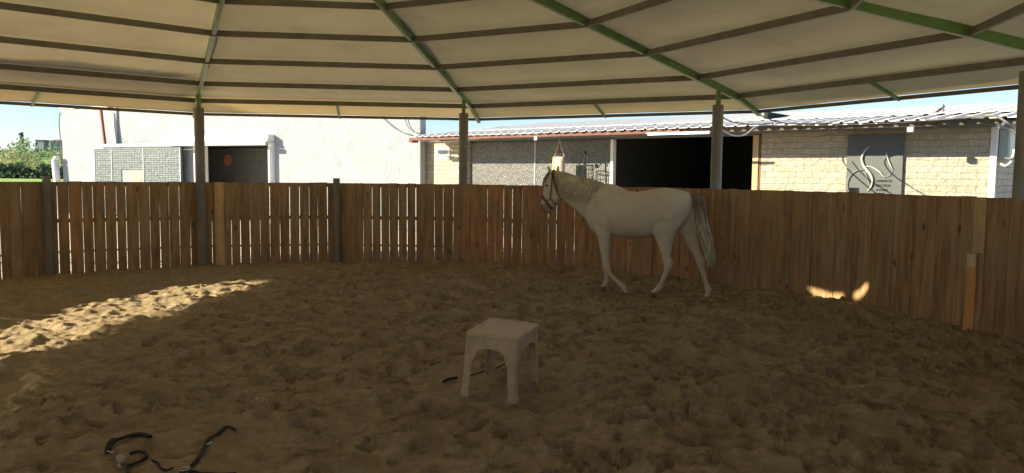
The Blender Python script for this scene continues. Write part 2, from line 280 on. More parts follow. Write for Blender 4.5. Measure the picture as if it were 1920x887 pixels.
for j in range(10):
    a0, a1 = A10(j), A10(j+1); b = MB(); grid = []
    rlist = []
    for k in range(len(rads)-1):
        n = max(3, int((rads[k+1]-rads[k])/(.06 if rads[k+1] < 3.3 and j in (8, 9) else .2)))
        rlist += [(k, i/n) for i in range(n)]
    rlist.append((len(rads)-2, 1.0)); m_ = 48 if j in (8, 9) else 18
    for (k, t) in rlist:
        r_ = rads[k]+(rads[k+1]-rads[k])*t; z_ = zs[k]+(zs[k+1]-zs[k])*t
        row = []
        for q_ in range(m_+1):
            s = q_/m_; p = pol(r_, a0, 0)*(1-s)+pol(r_, a1, 0)*s; lift_ = (.09*((s if j == 7 else 0)+((1-s) if j == 8 else 0))*t) if k == len(rads)-2 else 0  # lift_ raises an unseen eave corner to pull back the roof shadow
            sag = .045*math.sin(math.pi*t)*math.sin(math.pi*s)**.5 if r_ > .5 else 0
            p.z = z_+lift_+.062-sag+.006*mnoise.noise(Vector((p.x*2, p.y*2, 0)))
            row.append(p)
        grid.append(row)
    V = [p for row in grid for p in row]; F = []
    for i in range(len(grid)-1):
        for q_ in range(m_):
            f = (i*(m_+1)+q_, i*(m_+1)+q_+1, (i+1)*(m_+1)+q_+1, (i+1)*(m_+1)+q_); c = (V[f[0]]+V[f[2]])/2
            if j in (8, 9) and any(inside(c.x, c.y, H_) for H_ in holes): continue
            F.append(f)
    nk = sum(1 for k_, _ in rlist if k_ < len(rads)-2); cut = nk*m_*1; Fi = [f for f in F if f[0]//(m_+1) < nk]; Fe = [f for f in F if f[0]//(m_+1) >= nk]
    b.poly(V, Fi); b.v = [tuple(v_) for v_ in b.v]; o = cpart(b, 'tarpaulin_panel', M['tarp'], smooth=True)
    b = MB(); i0 = nk*(m_+1); b.poly(V[i0:], [tuple(q_-i0 for q_ in f) for f in Fe]); cpart(b, 'bounce_lit_eave', M['strip'], smooth=True)
    # hem at the eave
    b = MB(); b.bar(pol(RR[5]+.01, a0, ZZ[5]+.03+(.09 if j == 8 else 0)), pol(RR[5]+.01, a1, ZZ[5]+.03+(.09 if j == 7 else 0)), .035, .05); cpart(b, 'hem', M['hem'])
    # purlins
    for k in range(len(RI)):
        b = MB(); b.bar(pol(RI[k], a0, ZI[k]), pol(RI[k], a1, ZI[k]), .05, .08); cpart(b, 'purlin', M['purlin'])
    for k in range(5):
        b = MB(); b.bar(pol(RR[k], a0, ZZ[k]), pol(RR[k], a1, ZZ[k]), .045, .078); cpart(b, 'purlin', M['purlin'], bevel=.006)
    # rafter
    b = MB(); sl = [pol(.12, a0, ZA-.02), pol(RR[0], a0, ZZ[0]), pol(RR[4], a0, ZZ[4])]
    b.bar(sl[0], sl[1]+(sl[1]-sl[0]).normalized()*.02, .058, .11, drop=.010); b.bar(sl[1], sl[2], .058, .11, drop=.010)
    cpart(b, 'rafter', M['green'], bevel=.006)
    b = MB(); b.bar(pol(RR[4]+.002, a0, ZZ[4]-.01), pol(RR[5]+.05, a0, ZZ[5]-.005), .06, .075); cpart(b, 'eave_outrigger', M['green'], bevel=.005)
    am_ = (a0+a1)/2; cr = math.cos(math.pi/10); b = MB(); b.bar(pol(RR[4]*cr, am_, ZZ[4]-.005), pol(RR[5]*cr, am_, ZZ[5]+.01), .035, .04); cpart(b, 'eave_strut', M['green'])
    # post
    P = pol(RP+(.10 if j == 3 else 0), a0, 0)
    b = MB(); zt = 2.655; b.tube([(P.x, P.y, -.3), (P.x, P.y, .9), (P.x, P.y, 2.0), (P.x, P.y, zt)], [.083, .081, .081, .081], 20); cpart(b, 'post', M['pole'], smooth=False)
    b = MB(); b.box(P.x-.03, P.x+.03, P.y-.03, P.y+.03, zt-.02, float(np.interp(RP, RR, ZZ))-.04); cpart(b, 'post_bracket', M['green'])
b = MB(); b.tube([pol(0, 0, ZA-.12), pol(0, 0, ZA+.0)], .16, 20); cpart(b, 'apex_ring', M['green'])

b = MB(); a_, b_ = pol(RR[5]+.01, A10(9), ZZ[5]), pol(RR[5]+.01, A10(10), ZZ[5]); V = []; F = []  # added flap out of view, hung to end the sun patch earlier
for i in range(25):
    s_ = i/24*.37; p = a_.lerp(b_, s_); dr_ = .04+.34*min(1, s_/.30)+.02*math.sin(i*1.7)
    V += [p, p-Vector((0, 0, dr_))+Vector((.01*math.sin(i), .01*math.cos(i), 0))]
for i in range(24): F.append((2*i, 2*i+2, 2*i+3, 2*i+1))
b.poly(V, F); cpart(b, 'added_shade_flap', M['tarp'], smooth=True)
b = MB(); a_, b_ = pol(RR[5]+.01, A10(7), ZZ[5]), pol(RR[5]+.01, A10(8), ZZ[5]+.09); V = []; F = []  # second added unseen flap, narrows the sun patch on its near side
for i in range(25):
    p = b_.lerp(a_, i/24); dr_ = .02+.11*min(1, i/6)+.015*math.sin(i*1.3); V += [p, p-Vector((.01*math.sin(i), 0, dr_))]
for i in range(24): F.append((2*i, 2*i+2, 2*i+3, 2*i+1))
b.poly(V, F); cpart(b, 'added_shade_flap', M['tarp'], smooth=True)
# ------------------------------------------------------------------ fence
fen = empty('fence', (CX, CY, 0)); tag(fen, 'round pen fence of upright brown timber boards with light showing through the gaps', 'fence')
def fpart(b, name, m, **k):
    b.v = [(x-CX, y-CY, z) for x, y, z in b.v]; return b.build(name, m, fen, **k)
def rad_face(k):     # inner face radius of the boards at post angle k (boards sit outside the posts on the far left)
    k = k % 20
    return 7.285 if (k <= 1 or k >= 18) else (7.07 if k >= 2 else 7.1)
tints = {0: (1.0, .97, .95), 1: (.98, 1.0, 1.0), 2: (1.08, .95, .85), 3: (1.08, .98, .88)}
for k in range(20):
    if k == 10: continue       # gateway where the photographer stands
    a0, a1 = A20(k), A20(k+1); r0, r1 = rad_face(k), rad_face(k+1)
    if k == 11: r0 = rad_face(12)
    p0, p1 = pol(r0, a0), pol(r1, a1); d = (p1-p0); Lg = d.length; d.normalize(); out = Vector((math.cos((a0+a1)/2), math.sin((a0+a1)/2), 0)); out = (out-d*out.dot(d)).normalized()
    vis = k in (18, 19, 0, 1, 2, 3, 4, 5, 6); left = k in (18, 19, 0, 1) ; x = 0; b = MB(); nb = 14; wb = Lg/nb; ed = [0]+[i*wb+rnd.uniform(-.016, .016) for i in range(1, nb)]+[Lg]
    for i in range(nb):
        g = rnd.choice([.003, .006, .010, .012, .015]) if left else (rnd.choice([.002, .003, .006, .015, .018]) if k == 2 else rnd.choice([.002, .003, .003, .004, .005, .011 if k < 5 else .003]))
        if not vis: g = .006
        if k == 1 and i in (4, 6, 8): g = .026
        if k == 0 and i in (5, 6, 7, 12): g = .004
        tilt = rnd.uniform(-.004, .004); xa, xb = ed[i]+g/2, ed[i+1]-g/2
        top = FH+rnd.uniform(-.012, .004)+((.36+rnd.uniform(-.05, .05)) if k in (15, 16, 17) or (k == 18 and i < 10) else 0); th = .024; off = rnd.uniform(-.003, .003)+(.006 if i % 2 else 0)  # unseen left boards made taller to lengthen their shadow on the sand
        base = (1.0, .98, .95) if k < 2 or k > 12 else ((1.12, .95, .82) if k in (2, 3) else (1.0, .95, .86))
        kk = rnd.uniform(.84, 1.10); b.cur = (base[0]*kk*rnd.uniform(.96, 1.05), base[1]*kk, base[2]*kk*rnd.uniform(.92, 1.06), 1)
        tp = rnd.uniform(.25, 1) if left else 1
        P = []
        for z in (-.22, top):
            ta = tilt if z > 0 else -tilt; gg = (g*(1-tp)*.5 if z > 0 else 0)
            A_ = p0+d*(xa+ta-gg)+out*off; B_ = p0+d*(xb+ta+gg)+out*off; C_ = B_+out*th; D_ = A_+out*th
            P += [Vector((q_.x, q_.y, z)) for q_ in (A_, B_, C_, D_)]
        b.hexa(P)
    fpart(b, 'plank_panel', M['wood'])
    for (za, zb) in ((FH-.075, FH-.006), (.775, .835), (.30, .33)):
        b = MB(); A_, B_ = p0+out*.036, p1+out*.036
        b.hexa([(q_.x, q_.y, z) for z in (za, zb) for q_ in (A_, B_, B_+out*.03, A_+out*.03)]); fpart(b, 'rail', M['rail'])
    if vis and not left and k > 4 or k > 12:
        pass
for k in range(1, 20, 2):
    if k == 11: continue
    P = pol(RP, A20(k)); b = MB(); h = 1.50 if k != 5 else 1.475
    b.tube([(P.x, P.y, -.3), (P.x, P.y, .7), (P.x, P.y, h)], [.062, .06, .06], 16); fpart(b, 'fence_post', M['pole'])
# loose pale boards nailed on the inside
def inner_board(px, wpx, z0, z1, m, tint, proud=.014, curve=None):
    # locate the board by where it stands along the fence line
    best = None
    for k in range(20):
        a0, a1 = A20(k), A20(k+1); p0, p1 = pol(rad_face(k), a0), pol(rad_face(k+1), a1); d = p1-p0
        v = ray(px, 430); den = v.x*d.y-v.y*d.x
        if abs(den) < 1e-6: continue
        t = (p0.x*d.y-p0.y*d.x)/den; s = ((v.x*t-p0.x)*d.x+(v.y*t-p0.y)*d.y)/d.length_squared
        if t > 3 and 0 <= s <= 1: best = (p0+d*s, d.normalized(), t, Vector((math.cos((a0+a1)/2), math.sin((a0+a1)/2), 0)))
    P, d, t, out = best; out = (out-d*out.dot(d)).normalized(); wv = wpx*t/FPX/abs(d.x-d.y*P.x/P.y) if abs(d.x) > 1e-3 else .12
    b = MB(); b.cur = (*tint, 1); A_, B_ = P-d*wv/2-out*proud, P+d*wv/2-out*proud
    b.hexa([(q_.x, q_.y, z) for z in (z0, z1) for q_ in (A_, B_, B_+out*.010, A_+out*.010)]); o = fpart(b, 'patch_board', m); return o
inner_board(412, 17, -.1, FH-.002, M['pale_wood'], (1.5, 1.4, 1.2))
inner_board(1214, 19, -.1, FH-.02, M['pale_wood'], (.95, .8, .65))
inner_board(1838, 22, .85, FH-.01, M['pale_wood'], (1.2, 1.12, 1.0))
inner_board(1829, 17, .70, .83, M['pale_wood'], (1.45, 1.45, 1.45), .03)
inner_board(1827, 20, -.1, .845, M['pale_wood'], (1.35, 1.0, .62))

# ------------------------------------------------------------------ stable
U = Vector((.769, -.64, 0)).normalized(); NRM = Vector((-.64, -.769, 0)).normalized(); Aev = Vector((-2.97, 23.15, 0)); W0 = Aev-NRM*1.15
st = empty('stable_building', W0, math.atan2(U.y, U.x)); tag(st, 'low stone stable block with a dark open front and white corrugated roof', 'building')
def sp(b, name, m, parent=st, **k): return b.build(name, m, parent, **k)
b = MB(); b.box(-.59, 1.21, 0, .25, -.15, 2.72); sp(b, 'stone_wall', M['stone'])
b = MB(); b.box(10.05, 14.5, 0, .25, -.15, 2.72); sp(b, 'stone_wall', M['stone'])
b = MB(); b.box(14.36, 14.515, .252, 6, -.15, 2.75); sp(b, 'side_wall', M['stone_side'])
b = MB(); b.box(14.44, 14.545, -.03, .06, -.15, 2.7); sp(b, 'corner_strip', M['white_metal'])
b = MB(); b.box(-.59, -.40, .252, 6, -.15, 2.75); sp(b, 'side_wall', M['stone_side'])
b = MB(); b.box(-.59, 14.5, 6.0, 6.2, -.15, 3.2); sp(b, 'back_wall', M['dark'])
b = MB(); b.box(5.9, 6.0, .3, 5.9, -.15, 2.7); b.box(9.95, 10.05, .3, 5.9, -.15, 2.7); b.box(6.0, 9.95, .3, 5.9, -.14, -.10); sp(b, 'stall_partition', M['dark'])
b = MB(); b.box(1.21, 6.10, .10, .14, -.15, 2.5); sp(b, 'mesh_sheet', M['emboss'])
b = MB(); b.box(1.21, 6.10, .15, .25, 2.502, 2.72); b.box(6.1, 10.05, .05, .25, 2.52, 2.72); b.box(-.59, 14.5, -.10, -.003, 2.56, 2.70); sp(b, 'header_beam', M['darkgrey'])
b = MB(); b.box(6.10, 6.18, .02, .16, -.15, 2.5); sp(b, 'door_jamb', M['white_metal'])
b = MB(); b.box(3.6, 3.64, .085, .099, -.15, 2.5); sp(b, 'sheet_joint', M['grey_metal'])
b = MB(); b.box(9.86, 9.99, -.02, .2, -.15, 2.52); sp(b, 'door_jamb', M['pale_wood'])
b = MB(); b.box(9.995, 10.045, .0, .2, -.15, 2.52); sp(b, 'door_jamb', M['fascia'])
# small window in left pier
b = MB(); b.box(-.08, .48, -.035, .0-.003, 2.03, 2.09); b.box(-.08, .48, -.035, -.003, 2.31, 2.37); b.box(-.08, -.01, -.035, -.003, 2.092, 2.308); b.box(.41, .48, -.035, -.003, 2.092, 2.308); wfr = sp(b, 'window', M['white_metal'])
b = MB(); b.box(-.01, .41, -.018, -.006, 2.09, 2.31); b.build('pane', M['glass'], wfr)
# roof sheets
def corr(u0, u1, y0, y1, zf, pitch=.27, rib=.035, ragged=None, base=0.0):
    b = MB(); us = []
    x = u0
    while x < u1-.01:
        us += [(x, 0), (x+pitch*.62, 0), (x+pitch*.70, rib), (x+pitch*.90, rib), (x+pitch*.98, 0)]; x += pitch
    V = []
    for i, (u, h) in enumerate(us):
        ye = y0+(ragged(u) if ragged else 0)
        V += [(u, ye, zf(ye)+h+base), (u, y1, zf(y1)+h+base), (u, ye, zf(ye)+h+base-.012), (u, y1, zf(y1)+h+base-.012)]
    F = []
    for i in range(len(us)-1):
        a = i*4; F += [(a, a+4, a+5, a+1), (a+2, a+3, a+7, a+6), (a, a+2, a+6, a+4), (a+1, a+5, a+7, a+3)]
    b.poly(V, F); return b
zf = lambda y: 2.66+.118*(y+1.15)
def rag(u): return (-.0 if u > .6 else .14*abs(u-.6)) + .02*math.sin(u*23)
sp(corr(-.0, 15.0, -1.15, .42, zf, ragged=rag), 'lower_roof', M['roofing'])
sp(corr(.75, 15.3, .12, 4.0, zf, base=.05, rib=.014, pitch=.30), 'upper_roof', M['roofing'])
sp(corr(.75, 15.3, 4.01, 6.3, lambda y: 3.26-.05*(y-4), base=.03, rib=.014, pitch=.30), 'rear_roof', M['roofing'])
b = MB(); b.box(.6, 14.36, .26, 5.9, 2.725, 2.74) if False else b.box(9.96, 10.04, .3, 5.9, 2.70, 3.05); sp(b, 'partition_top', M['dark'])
b = MB(); b.box(-.15, 8.6, -1.08, -1.02, 2.555, 2.635); sp(b, 'fascia', M['fascia'])
b = MB(); b.box(8.6, 14.95, -.98, -.93, 2.555, 2.625); sp(b, 'fascia', M['bark'])
b = MB()
for i in range(14): b.box(.1+i*1.12, .17+i*1.12, -1.0, 0, 2.60, 2.655)
sp(b, 'rafter_tails', M['rail'])
b = MB(); b.box(-.25, -.05, -1.0, -.8, 2.5, 2.56); b.box(-.5, .6, -.7, -.6, 2.56, 2.62); sp(b, 'broken_batten', M['fascia'])
# things fixed on or hanging by the stable
def local(u, y, z): return W0+U*u-NRM*y+Vector((0, 0, z))
RZ = math.atan2(U.y, U.x)
t = empty('covered_heap', local(9.2, 3.2, -.1), RZ); tag(t, 'dim rounded grey covered heap at the right end of the dark stable opening', 'covered heap')
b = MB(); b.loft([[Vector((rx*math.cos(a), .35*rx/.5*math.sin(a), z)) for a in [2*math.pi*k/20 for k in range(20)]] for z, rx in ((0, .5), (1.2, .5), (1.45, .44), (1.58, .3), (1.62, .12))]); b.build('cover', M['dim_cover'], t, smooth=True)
t = empty('tube_light', local(8.6, -1.16, 2.53), RZ); tag(t, 'thin white fluorescent tube lit under the stable eave beside the dark opening', 'tube light')
b = MB(); b.tube([(-.75, 0, 0), (.75, 0, 0)], .014, 8); b.build('tube', M['tube'], t)
b = MB(); b.box(-.78, .78, -.02, .02, .016, .04); b.build('fitting', M['white_metal'], t)
t = empty('outdoor_lamp', local(13.3, -.99, 2.45), RZ); tag(t, 'small square grey floodlight under the eave right of the dark sign', 'lamp')
b = MB(); b.box(-.06, .06, -.05, .02, 0, .1); b.build('housing', M['darkgrey'], t); b = MB(); b.box(-.045, .045, -.056, -.052, .012, .088); b.build('lens', M['white_metal'], t)
t = empty('outdoor_lamp', local(4.6, -1.12, 2.47), RZ); tag(t, 'tiny pale framed lamp under the eave above the hanging sack', 'lamp')
b = MB(); b.box(-.04, .04, -.03, .02, 0, .09); b.build('housing', M['white_metal'], t); b = MB(); b.box(-.025, .025, -.036, -.032, .015, .07); b.build('lens', M['darkgrey'], t)
# sign board
t = empty('sign_board', local(11.9, -.01, 1.0), RZ); tag(t, 'dark grey sign board with a metal horse outline and lettering on the stone wall', 'sign')
b = MB(); b.box(0, 1.06, -.05, 0, -.05, 1.48); b.build('board', M['board'], t)
def S(cx, cy): return ((cx-55)/750*1.05+.0, -.075, 1.48-(cy-78)/770*1.17)   # sign picture units to metres
def arc(pts, rs, name, m='sgn'):
    b = MB(); P = [Vector(S(*p)) for p in pts]; Q_ = []; r_ = []
    for i in range(len(P)-1):
        p0 = P[max(i-1, 0)]; p1, p2 = P[i], P[i+1]; p3 = P[min(i+2, len(P)-1)]
        for s in range(5):
            u = s/5; Q_.append(.5*((2*p1)+(p2-p0)*u+(2*p0-5*p1+4*p2-p3)*u*u+(3*p1-p0-3*p2+p3)*u**3)); r_.append(rs[i]*(1-u)+rs[i+1]*u)
    Q_.append(P[-1]); r_.append(rs[-1]); b.tube(Q_, [x_*.0014 for x_ in r_], 8); return b.build(name, M[m], t, smooth=True)
M['sgn'] = mat('brushed_sign_metal', (.62, .60, .50), .35, .1, 20, metal=.3)
M['sgn_dark'] = mat('dull_sign_metal', (.24, .24, .22), .5, .1, 20)
arc([(365, 240), (310, 290), (275, 350), (268, 420), (300, 500), (350, 560), (400, 620), (425, 690), (410, 770), (360, 830)], [3, 9, 14, 17, 19, 22, 19, 14, 10, 4], 'horse_outline')
arc([(330, 500), (400, 512), (460, 540), (520, 580), (560, 625), (590, 645)], [5, 7, 10, 12, 8, 3], 'horse_outline')
arc([(590, 320), (625, 420), (660, 490), (690, 550)], [3, 9, 9, 3], 'horse_outline')
arc([(300, 545), (210, 560), (140, 600), (95, 660), (78, 740), (85, 820)], [4, 6, 7, 7, 6, 4], 'horse_outline', 'sgn_dark')
arc([(590, 645), (650, 615), (680, 560)], [3, 4, 3], 'horse_outline', 'sgn_dark')
arc([(320, 580), (360, 680), (395, 760)], [4, 8, 5], 'horse_outline', 'sgn_dark')
def text(s, cx, cy, size, m, parent, w_=None):
    cu = bpy.data.curves.new('txt', 'FONT'); cu.body = s; cu.size = size; cu.align_x = 'LEFT'; cu.extrude = .004
    to = bpy.data.objects.new('lettering', cu); COL.objects.link(to); dg = bpy.context.evaluated_depsgraph_get(); dg.update()
    me_ = bpy.data.meshes.new_from_object(to.evaluated_get(dg)); COL.objects.unlink(to); bpy.data.objects.remove(to)
    o = bpy.data.objects.new('lettering', me_); COL.objects.link(o); me_.materials.append(m); o.parent = parent; o.rotation_euler = (math.pi/2, 0, 0)
    x, y, z = S(cx, cy); o.location = (x, -.056, z); return o
M['ink'] = mat('dark_lettering', (.035, .036, .034), .6)
text('HARMATLI', 475, 708, .062, M['ink'], t); text('ATLI SPOR', 460, 768, .062, M['ink'], t); text('KULÜBÜ', 475, 826, .056, M['ink'], t)
# hanging sack
t = empty('hanging_sack', local(4.78, -.35, 1.25), RZ); tag(t, 'cream sack hanging from pale straps against the embossed metal wall', 'sack')
b = MB(); n_ = 12; rings = []
for z, wx, wy in ((0, .10, .05), (.06, .16, .09), (.35, .17, .10), (.7, .165, .09), (.82, .16, .06)):
    rings.append([Vector((wx*math.cos(2*math.pi*k/n_)*(1 if abs(math.cos(2*math.pi*k/n_)) < .8 else .97), wy*math.sin(2*math.pi*k/n_), z)) for k in range(n_)])
b.loft(rings); b.build('sack', M['bag'], t, smooth=True)
b = MB(); b.tube([(-.16, 0, .82), (-.02, 0, 1.22)], .011, 6); b.tube([(.15, 0, .82), (.0, 0, 1.22)], .011, 6); b.tube([(-.02, 0, 1.22), (0, .0, 1.33)], .008, 6); b.build('strap', M['bag'], t)
b = MB(); b.tube([(-.17, -.05, .02), (-.172, -.055, .4), (-.165, -.04, .82)], .017, 6); b.build('strap', M['yellow'], t)
b = MB(); b.tube([(-.06, .02, .82), (-.03, .02, 1.0), (-.01, .02, 1.2)], .016, 6); b.build('cord', M['rust'], t)
# basket
t = empty('wire_basket', local(5.55, -.25, 1.3), RZ); tag(t, 'black wire basket hung on the embossed metal wall right of the sack', 'basket')
b = MB()
for k in range(16):
    a = 2*math.pi*k/16; b.tube([(.21*math.cos(a), .10*math.sin(a), .55), (.22*math.cos(a), .11*math.sin(a), .3), (.20*math.cos(a), .1*math.sin(a), 0)], .006, 4)
for z in (0, .11, .22, .33, .44, .55):
    b.tube([(.215*math.cos(a*math.pi/10), .105*math.sin(a*math.pi/10), z) for a in range(21)], .006 if z < .5 else .013, 4, cap=False)
b.build('basket_body', M['net'], t)
b = MB(); b.tube([(0, -.1, -.0), (.0, -.1, .55), (.0, -.05, .92)], .02, 6); b.tube([(-.17, 0, .55+.12), (-.1, -.02, .78), (.0, -.05, .92), (.09, -.03, .78), (.1, 0, .7)], .011, 5); b.build('handle', M['net'], t)
# electrical cabinet on the right side wall (local +x faces right)
t = empty('electrical_cabinet', local(14.52, .32, 1.95), RZ); tag(t, 'pale green electrical cabinet on the stable side wall among loose cables', 'electrical cabinet')
b = MB(); b.box(0, .16, 0, .75, 0, .62); b.build('cabinet_body', M['box'], t, bevel=.01); b = MB(); b.box(.161, .172, .06, .69, .04, .58); b.build('cabinet_door', M['box'], t)
def wire(name, pts, r_, m, label, cat='cable', group=None):
    P = [Vector(p) for p in pts]; Q_ = []
    for i in range(len(P)-1):
        p0 = P[max(i-1, 0)]; p1, p2 = P[i], P[i+1]; p3 = P[min(i+2, len(P)-1)]
        for s in range(6):
            u = s/6; Q_.append(.5*((2*p1)+(p2-p0)*u+(2*p0-5*p1+4*p2-p3)*u*u+(3*p1-p0-3*p2+p3)*u**3))
    Q_.append(P[-1]); b = MB(); b.tube(Q_, r_, 6); o = b.build(name, M[m], smooth=True); tag(o, label, cat, group); return o
def atd(px, py, D):  # a point D metres deep along the view row of the photo
    v = ray(px, py); return Vector((0, 0, CAM_H))+v*(D/v.y)
wire('cable', [atd(1880, 232, 13.3), atd(1905, 242, 13.3), atd(1912, 262, 13.2), atd(1906, 282, 13.2), atd(1893, 300, 13.2)], .035, 'cable', 'thick grey cable looping down past the electrical cabinet')
wire('cable', [atd(1872, 240, 13.2), atd(1895, 247, 13.2), atd(1911, 270, 13.1), atd(1900, 296, 13.1), atd(1884, 296, 13.2)], .02, 'cable', 'dark cable running from the stable corner behind the cabinet loop')
wire('cable', [atd(1902, 280, 13.15), atd(1898, 300, 13.15), atd(1886, 311, 13.15), atd(1876, 307, 13.2)], .022, 'pale_cable', 'pale cable end curled below the electrical cabinet')
wire('cable', [atd(1905, 244, 13.3), atd(1870, 219, 13.6), atd(1830, 219, 13.9), atd(1760, 224, 14.3), atd(1690, 226, 14.9)], .022, 'cable', 'grey cable lying along the right end of the stable roof')
wire('cable', [atd(1425, 216, 14.2), atd(1455, 228, 15.0), atd(1490, 232, 15.5), atd(1540, 231, 15.6), atd(1640, 229, 15.2)], .012, 'cable', 'thin cable sagging from the canopy rafter tip to the stable roof')
wire('cable', [atd(1353, 219, 13.0), atd(1375, 229, 14), atd(1410, 233, 15.5), atd(1450, 231, 16)], .012, 'cable', 'thin dark cable from the post right of the horse to the stable roof')
wire('cable', [atd(1352, 243, 12.2), atd(1375, 254, 14), atd(1398, 252, 15.2), atd(1422, 236, 16), atd(1470, 235, 16.2), atd(1560, 234, 15.6), atd(1700, 229, 14.8), atd(1790, 222, 14.3)], .013, 'pale_cable', 'pale cable drooping past the dark opening and along the stable eave')
wire('bracket_wire', [atd(1770, 200, 16.0), atd(1752, 214, 15.8), atd(1758, 220, 15.6)], .025, 'cable', 'bent dark stay on the stable roof near its right end', 'roof stay')
wire('bracket_wire', [atd(1769, 197, 16.1), atd(1769, 208, 15.8), atd(1774, 219, 15.6)], .018, 'cable', 'upright grey stay on the stable roof beside the bent one', 'roof stay')
wire('cable', [local(-.4, -.9, 2.62), local(.6, -.9, 2.52), local(1.6, -.95, 2.51), local(2.6, -1.0, 2.56)], .012, 'pale_cable', 'pale cable slung under the left end of the stable eave')

# ------------------------------------------------------------------ white building
C0 = Vector((-3.2, 24.3, 0)); D0 = Vector((-.883, .470, 0)).normalized(); RW = math.atan2(-D0.y, -D0.x)
wb_ = empty('white_building', C0, RW); tag(wb_, 'long whitewashed building with rough render left of the stable', 'building')
# local x = -w (w metres leftwards), local -y faces the pen
def wbx(b, name, m, parent=wb_, **k): return b.build(name, m, parent, **k)
b = MB()
b.box(-8.79, -8.6, -.0, .3, -.15, 3.95) if False else None
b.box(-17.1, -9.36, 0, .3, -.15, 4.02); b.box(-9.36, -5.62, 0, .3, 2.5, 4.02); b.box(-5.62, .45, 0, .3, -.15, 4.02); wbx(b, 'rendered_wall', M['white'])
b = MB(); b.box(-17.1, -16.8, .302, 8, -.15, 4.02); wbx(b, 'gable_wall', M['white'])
b = MB(); b.box(-17.2, .45, -.03, 8, 4.03, 4.10); wbx(b, 'roof', M['white_metal'])
b = MB(); b.box(-12.4, -5.7, 2.5, 2.6, -.15, 2.6); b.box(-12.5, -12.40, .302, 2.6, -.15, 2.6); b.box(-12.4, -5.7, .302, 2.5, 2.56, 2.6); b.box(-5.68, -5.58, .302, 2.6, -.15, 2.6); wbx(b, 'room_wall', M['darkgrey'])
# door surround
b = MB(); b.box(-14.12, -5.48, -.42, -.33, 2.49, 2.60); wbx(b, 'sliding_track', M['grey_metal'])
b = MB(); b.box(-5.62, -5.48, -.16, 0, -.15, 2.60); b.box(-5.60, -5.52, -.19, -.162, -.15, 2.487); wbx(b, 'door_surround', M['white_metal'])
b = MB(); b.box(-10.8, -5.48, -.34, -.004, 2.62, 2.70); b.box(-10.6, -5.48, -.30, -.004, 2.702, 2.85); wbx(b, 'lintel_canopy', M['white_metal'])
b = MB(); b.box(-9.36, -8.80, -.06, .1, -.15, 2.5); wbx(b, 'door_jamb', M['white_metal'])
b = MB(); b.box(-8.98, -8.80, -.10, -.062, -.15, 2.48); wbx(b, 'door_jamb', M['fascia'])
b = MB(); b.box(-12.38, -5.70, 2.40, 2.44, -.15, 2.498); wbx(b, 'mesh_screen', brickmat('dark_screen', (.30, .31, .30), (.24, .25, .24), (.12, .12, .12), .155, .085, .012, .3, off=0, rough=.5, nz=.02))
# sliding door sheet
dr = None
b = MB(); b.box(-14.62, -13.02, -.31, -.28, -.1, 2.43); b.box(-11.80, -9.72, -.31, -.28, -.1, 2.43); b.box(-13.02, -11.80, -.31, -.28, 1.62, 2.43); b.box(-13.02, -11.8, -.31, -.28, -.1, .7); dr = wbx(b, 'sliding_door', M['block'])
b = MB()
for x in (-14.62, -13.6, -11.80+.03, -9.78): b.box(x, x+.05, -.325, -.3125, -.1, 2.43)
b.box(-14.6, -9.73, -.3245, -.3125, 2.41, 2.47); b.build('door_frame', M['grey_metal'], dr)
b = MB(); b.box(-13.02, -12.5, -.29, -.275, .7, 1.62); b.build('window_pane', M['glass'], dr); b = MB(); b.box(-12.5, -11.8, -.29, -.275, .7, 1.62); b.build('window_pane', M['bag'], dr)
b = MB(); b.box(-9.70, -9.66, -.30, -.25, -.1, 2.44); b.build('door_edge', M['dark'], dr)
def wl(w_, y, z): return C0+D0*w_+Vector((D0.y, -D0.x, 0))*(y if Vector((D0.y, -D0.x, 0)).y > 0 else -y)+Vector((0, 0, z))
# octagonal sign
_n = Vector((D0.y, -D0.x, 0)); _n = _n if _n.y > 0 else -_n; _v = ray(428, 300); _t = (C0+_n*2.36).dot(_n)/_v.dot(_n)
t = empty('octagon_sign', Vector((0, 0, CAM_H))+_v*_t, RW); tag(t, 'faded orange octagonal sign hanging behind the dark doorway of the white building', 'sign')
b = MB(); b.poly([(.235*math.cos(R(22.5+45*k)), yy, .235*math.sin(R(22.5+45*k))) for yy in (-.035, -.02) for k in range(8)], [tuple(range(8)), tuple(range(15, 7, -1))]+[(k, (k+1) % 8, 8+(k+1) % 8, 8+k) for k in range(8)]); b.build('sign_plate', M['orange'], t)
t = empty('red_brown_pole', wl(13.87, -.36, 2.602), RW); tag(t, 'leaning red-brown metal pole above the sliding door of the white building', 'pole')
b = MB(); b.bar((0, 0, 0), (-.2, 0, 1.4), .07, .09, up=(0, 1, 0)); b.build('pole_body', M['rust'], t)
t = empty('grey_pipe', wl(13.62, -.07, 2.602), RW); tag(t, 'upright pale grey pipe on the white wall right of the red-brown pole', 'pipe')
b = MB(); b.box(-.09, .06, 0, .066, 0, 1.41); b.build('pipe_body', M['grey_metal'], t)
t = empty('white_drainpipe', wl(17.2, -.1, -.15), RW); tag(t, 'thick leaning white pipe at the left corner of the white building', 'pipe')
b = MB(); b.tube([(.22, -.12, 0), (.02, -.12, 1.4), (-.06, -.12, 2.12), (-.02, -.1, 2.2), (.1, -.08, 2.22)], [.13, .13, .13, .11, .08], 12); b.build('pipe_body', M['white_metal'], t, smooth=True)
wire('cable', [wl(17.12, -.02, 1.6), wl(17.14, -.03, 2.6), wl(17.2, -.03, 3.5), wl(17.12, -.03, 3.9)], .018, 'cable', 'dark cable down the left corner of the white building')
wire('cable', [wl(-.2, -.05, 2.75), wl(.3, -.06, 2.9), wl(.9, -.06, 3.3), wl(1.4, -.05, 3.9)], .012, 'cable', 'thin wire on the white wall rising from the stable eave, leftmost', group=None)
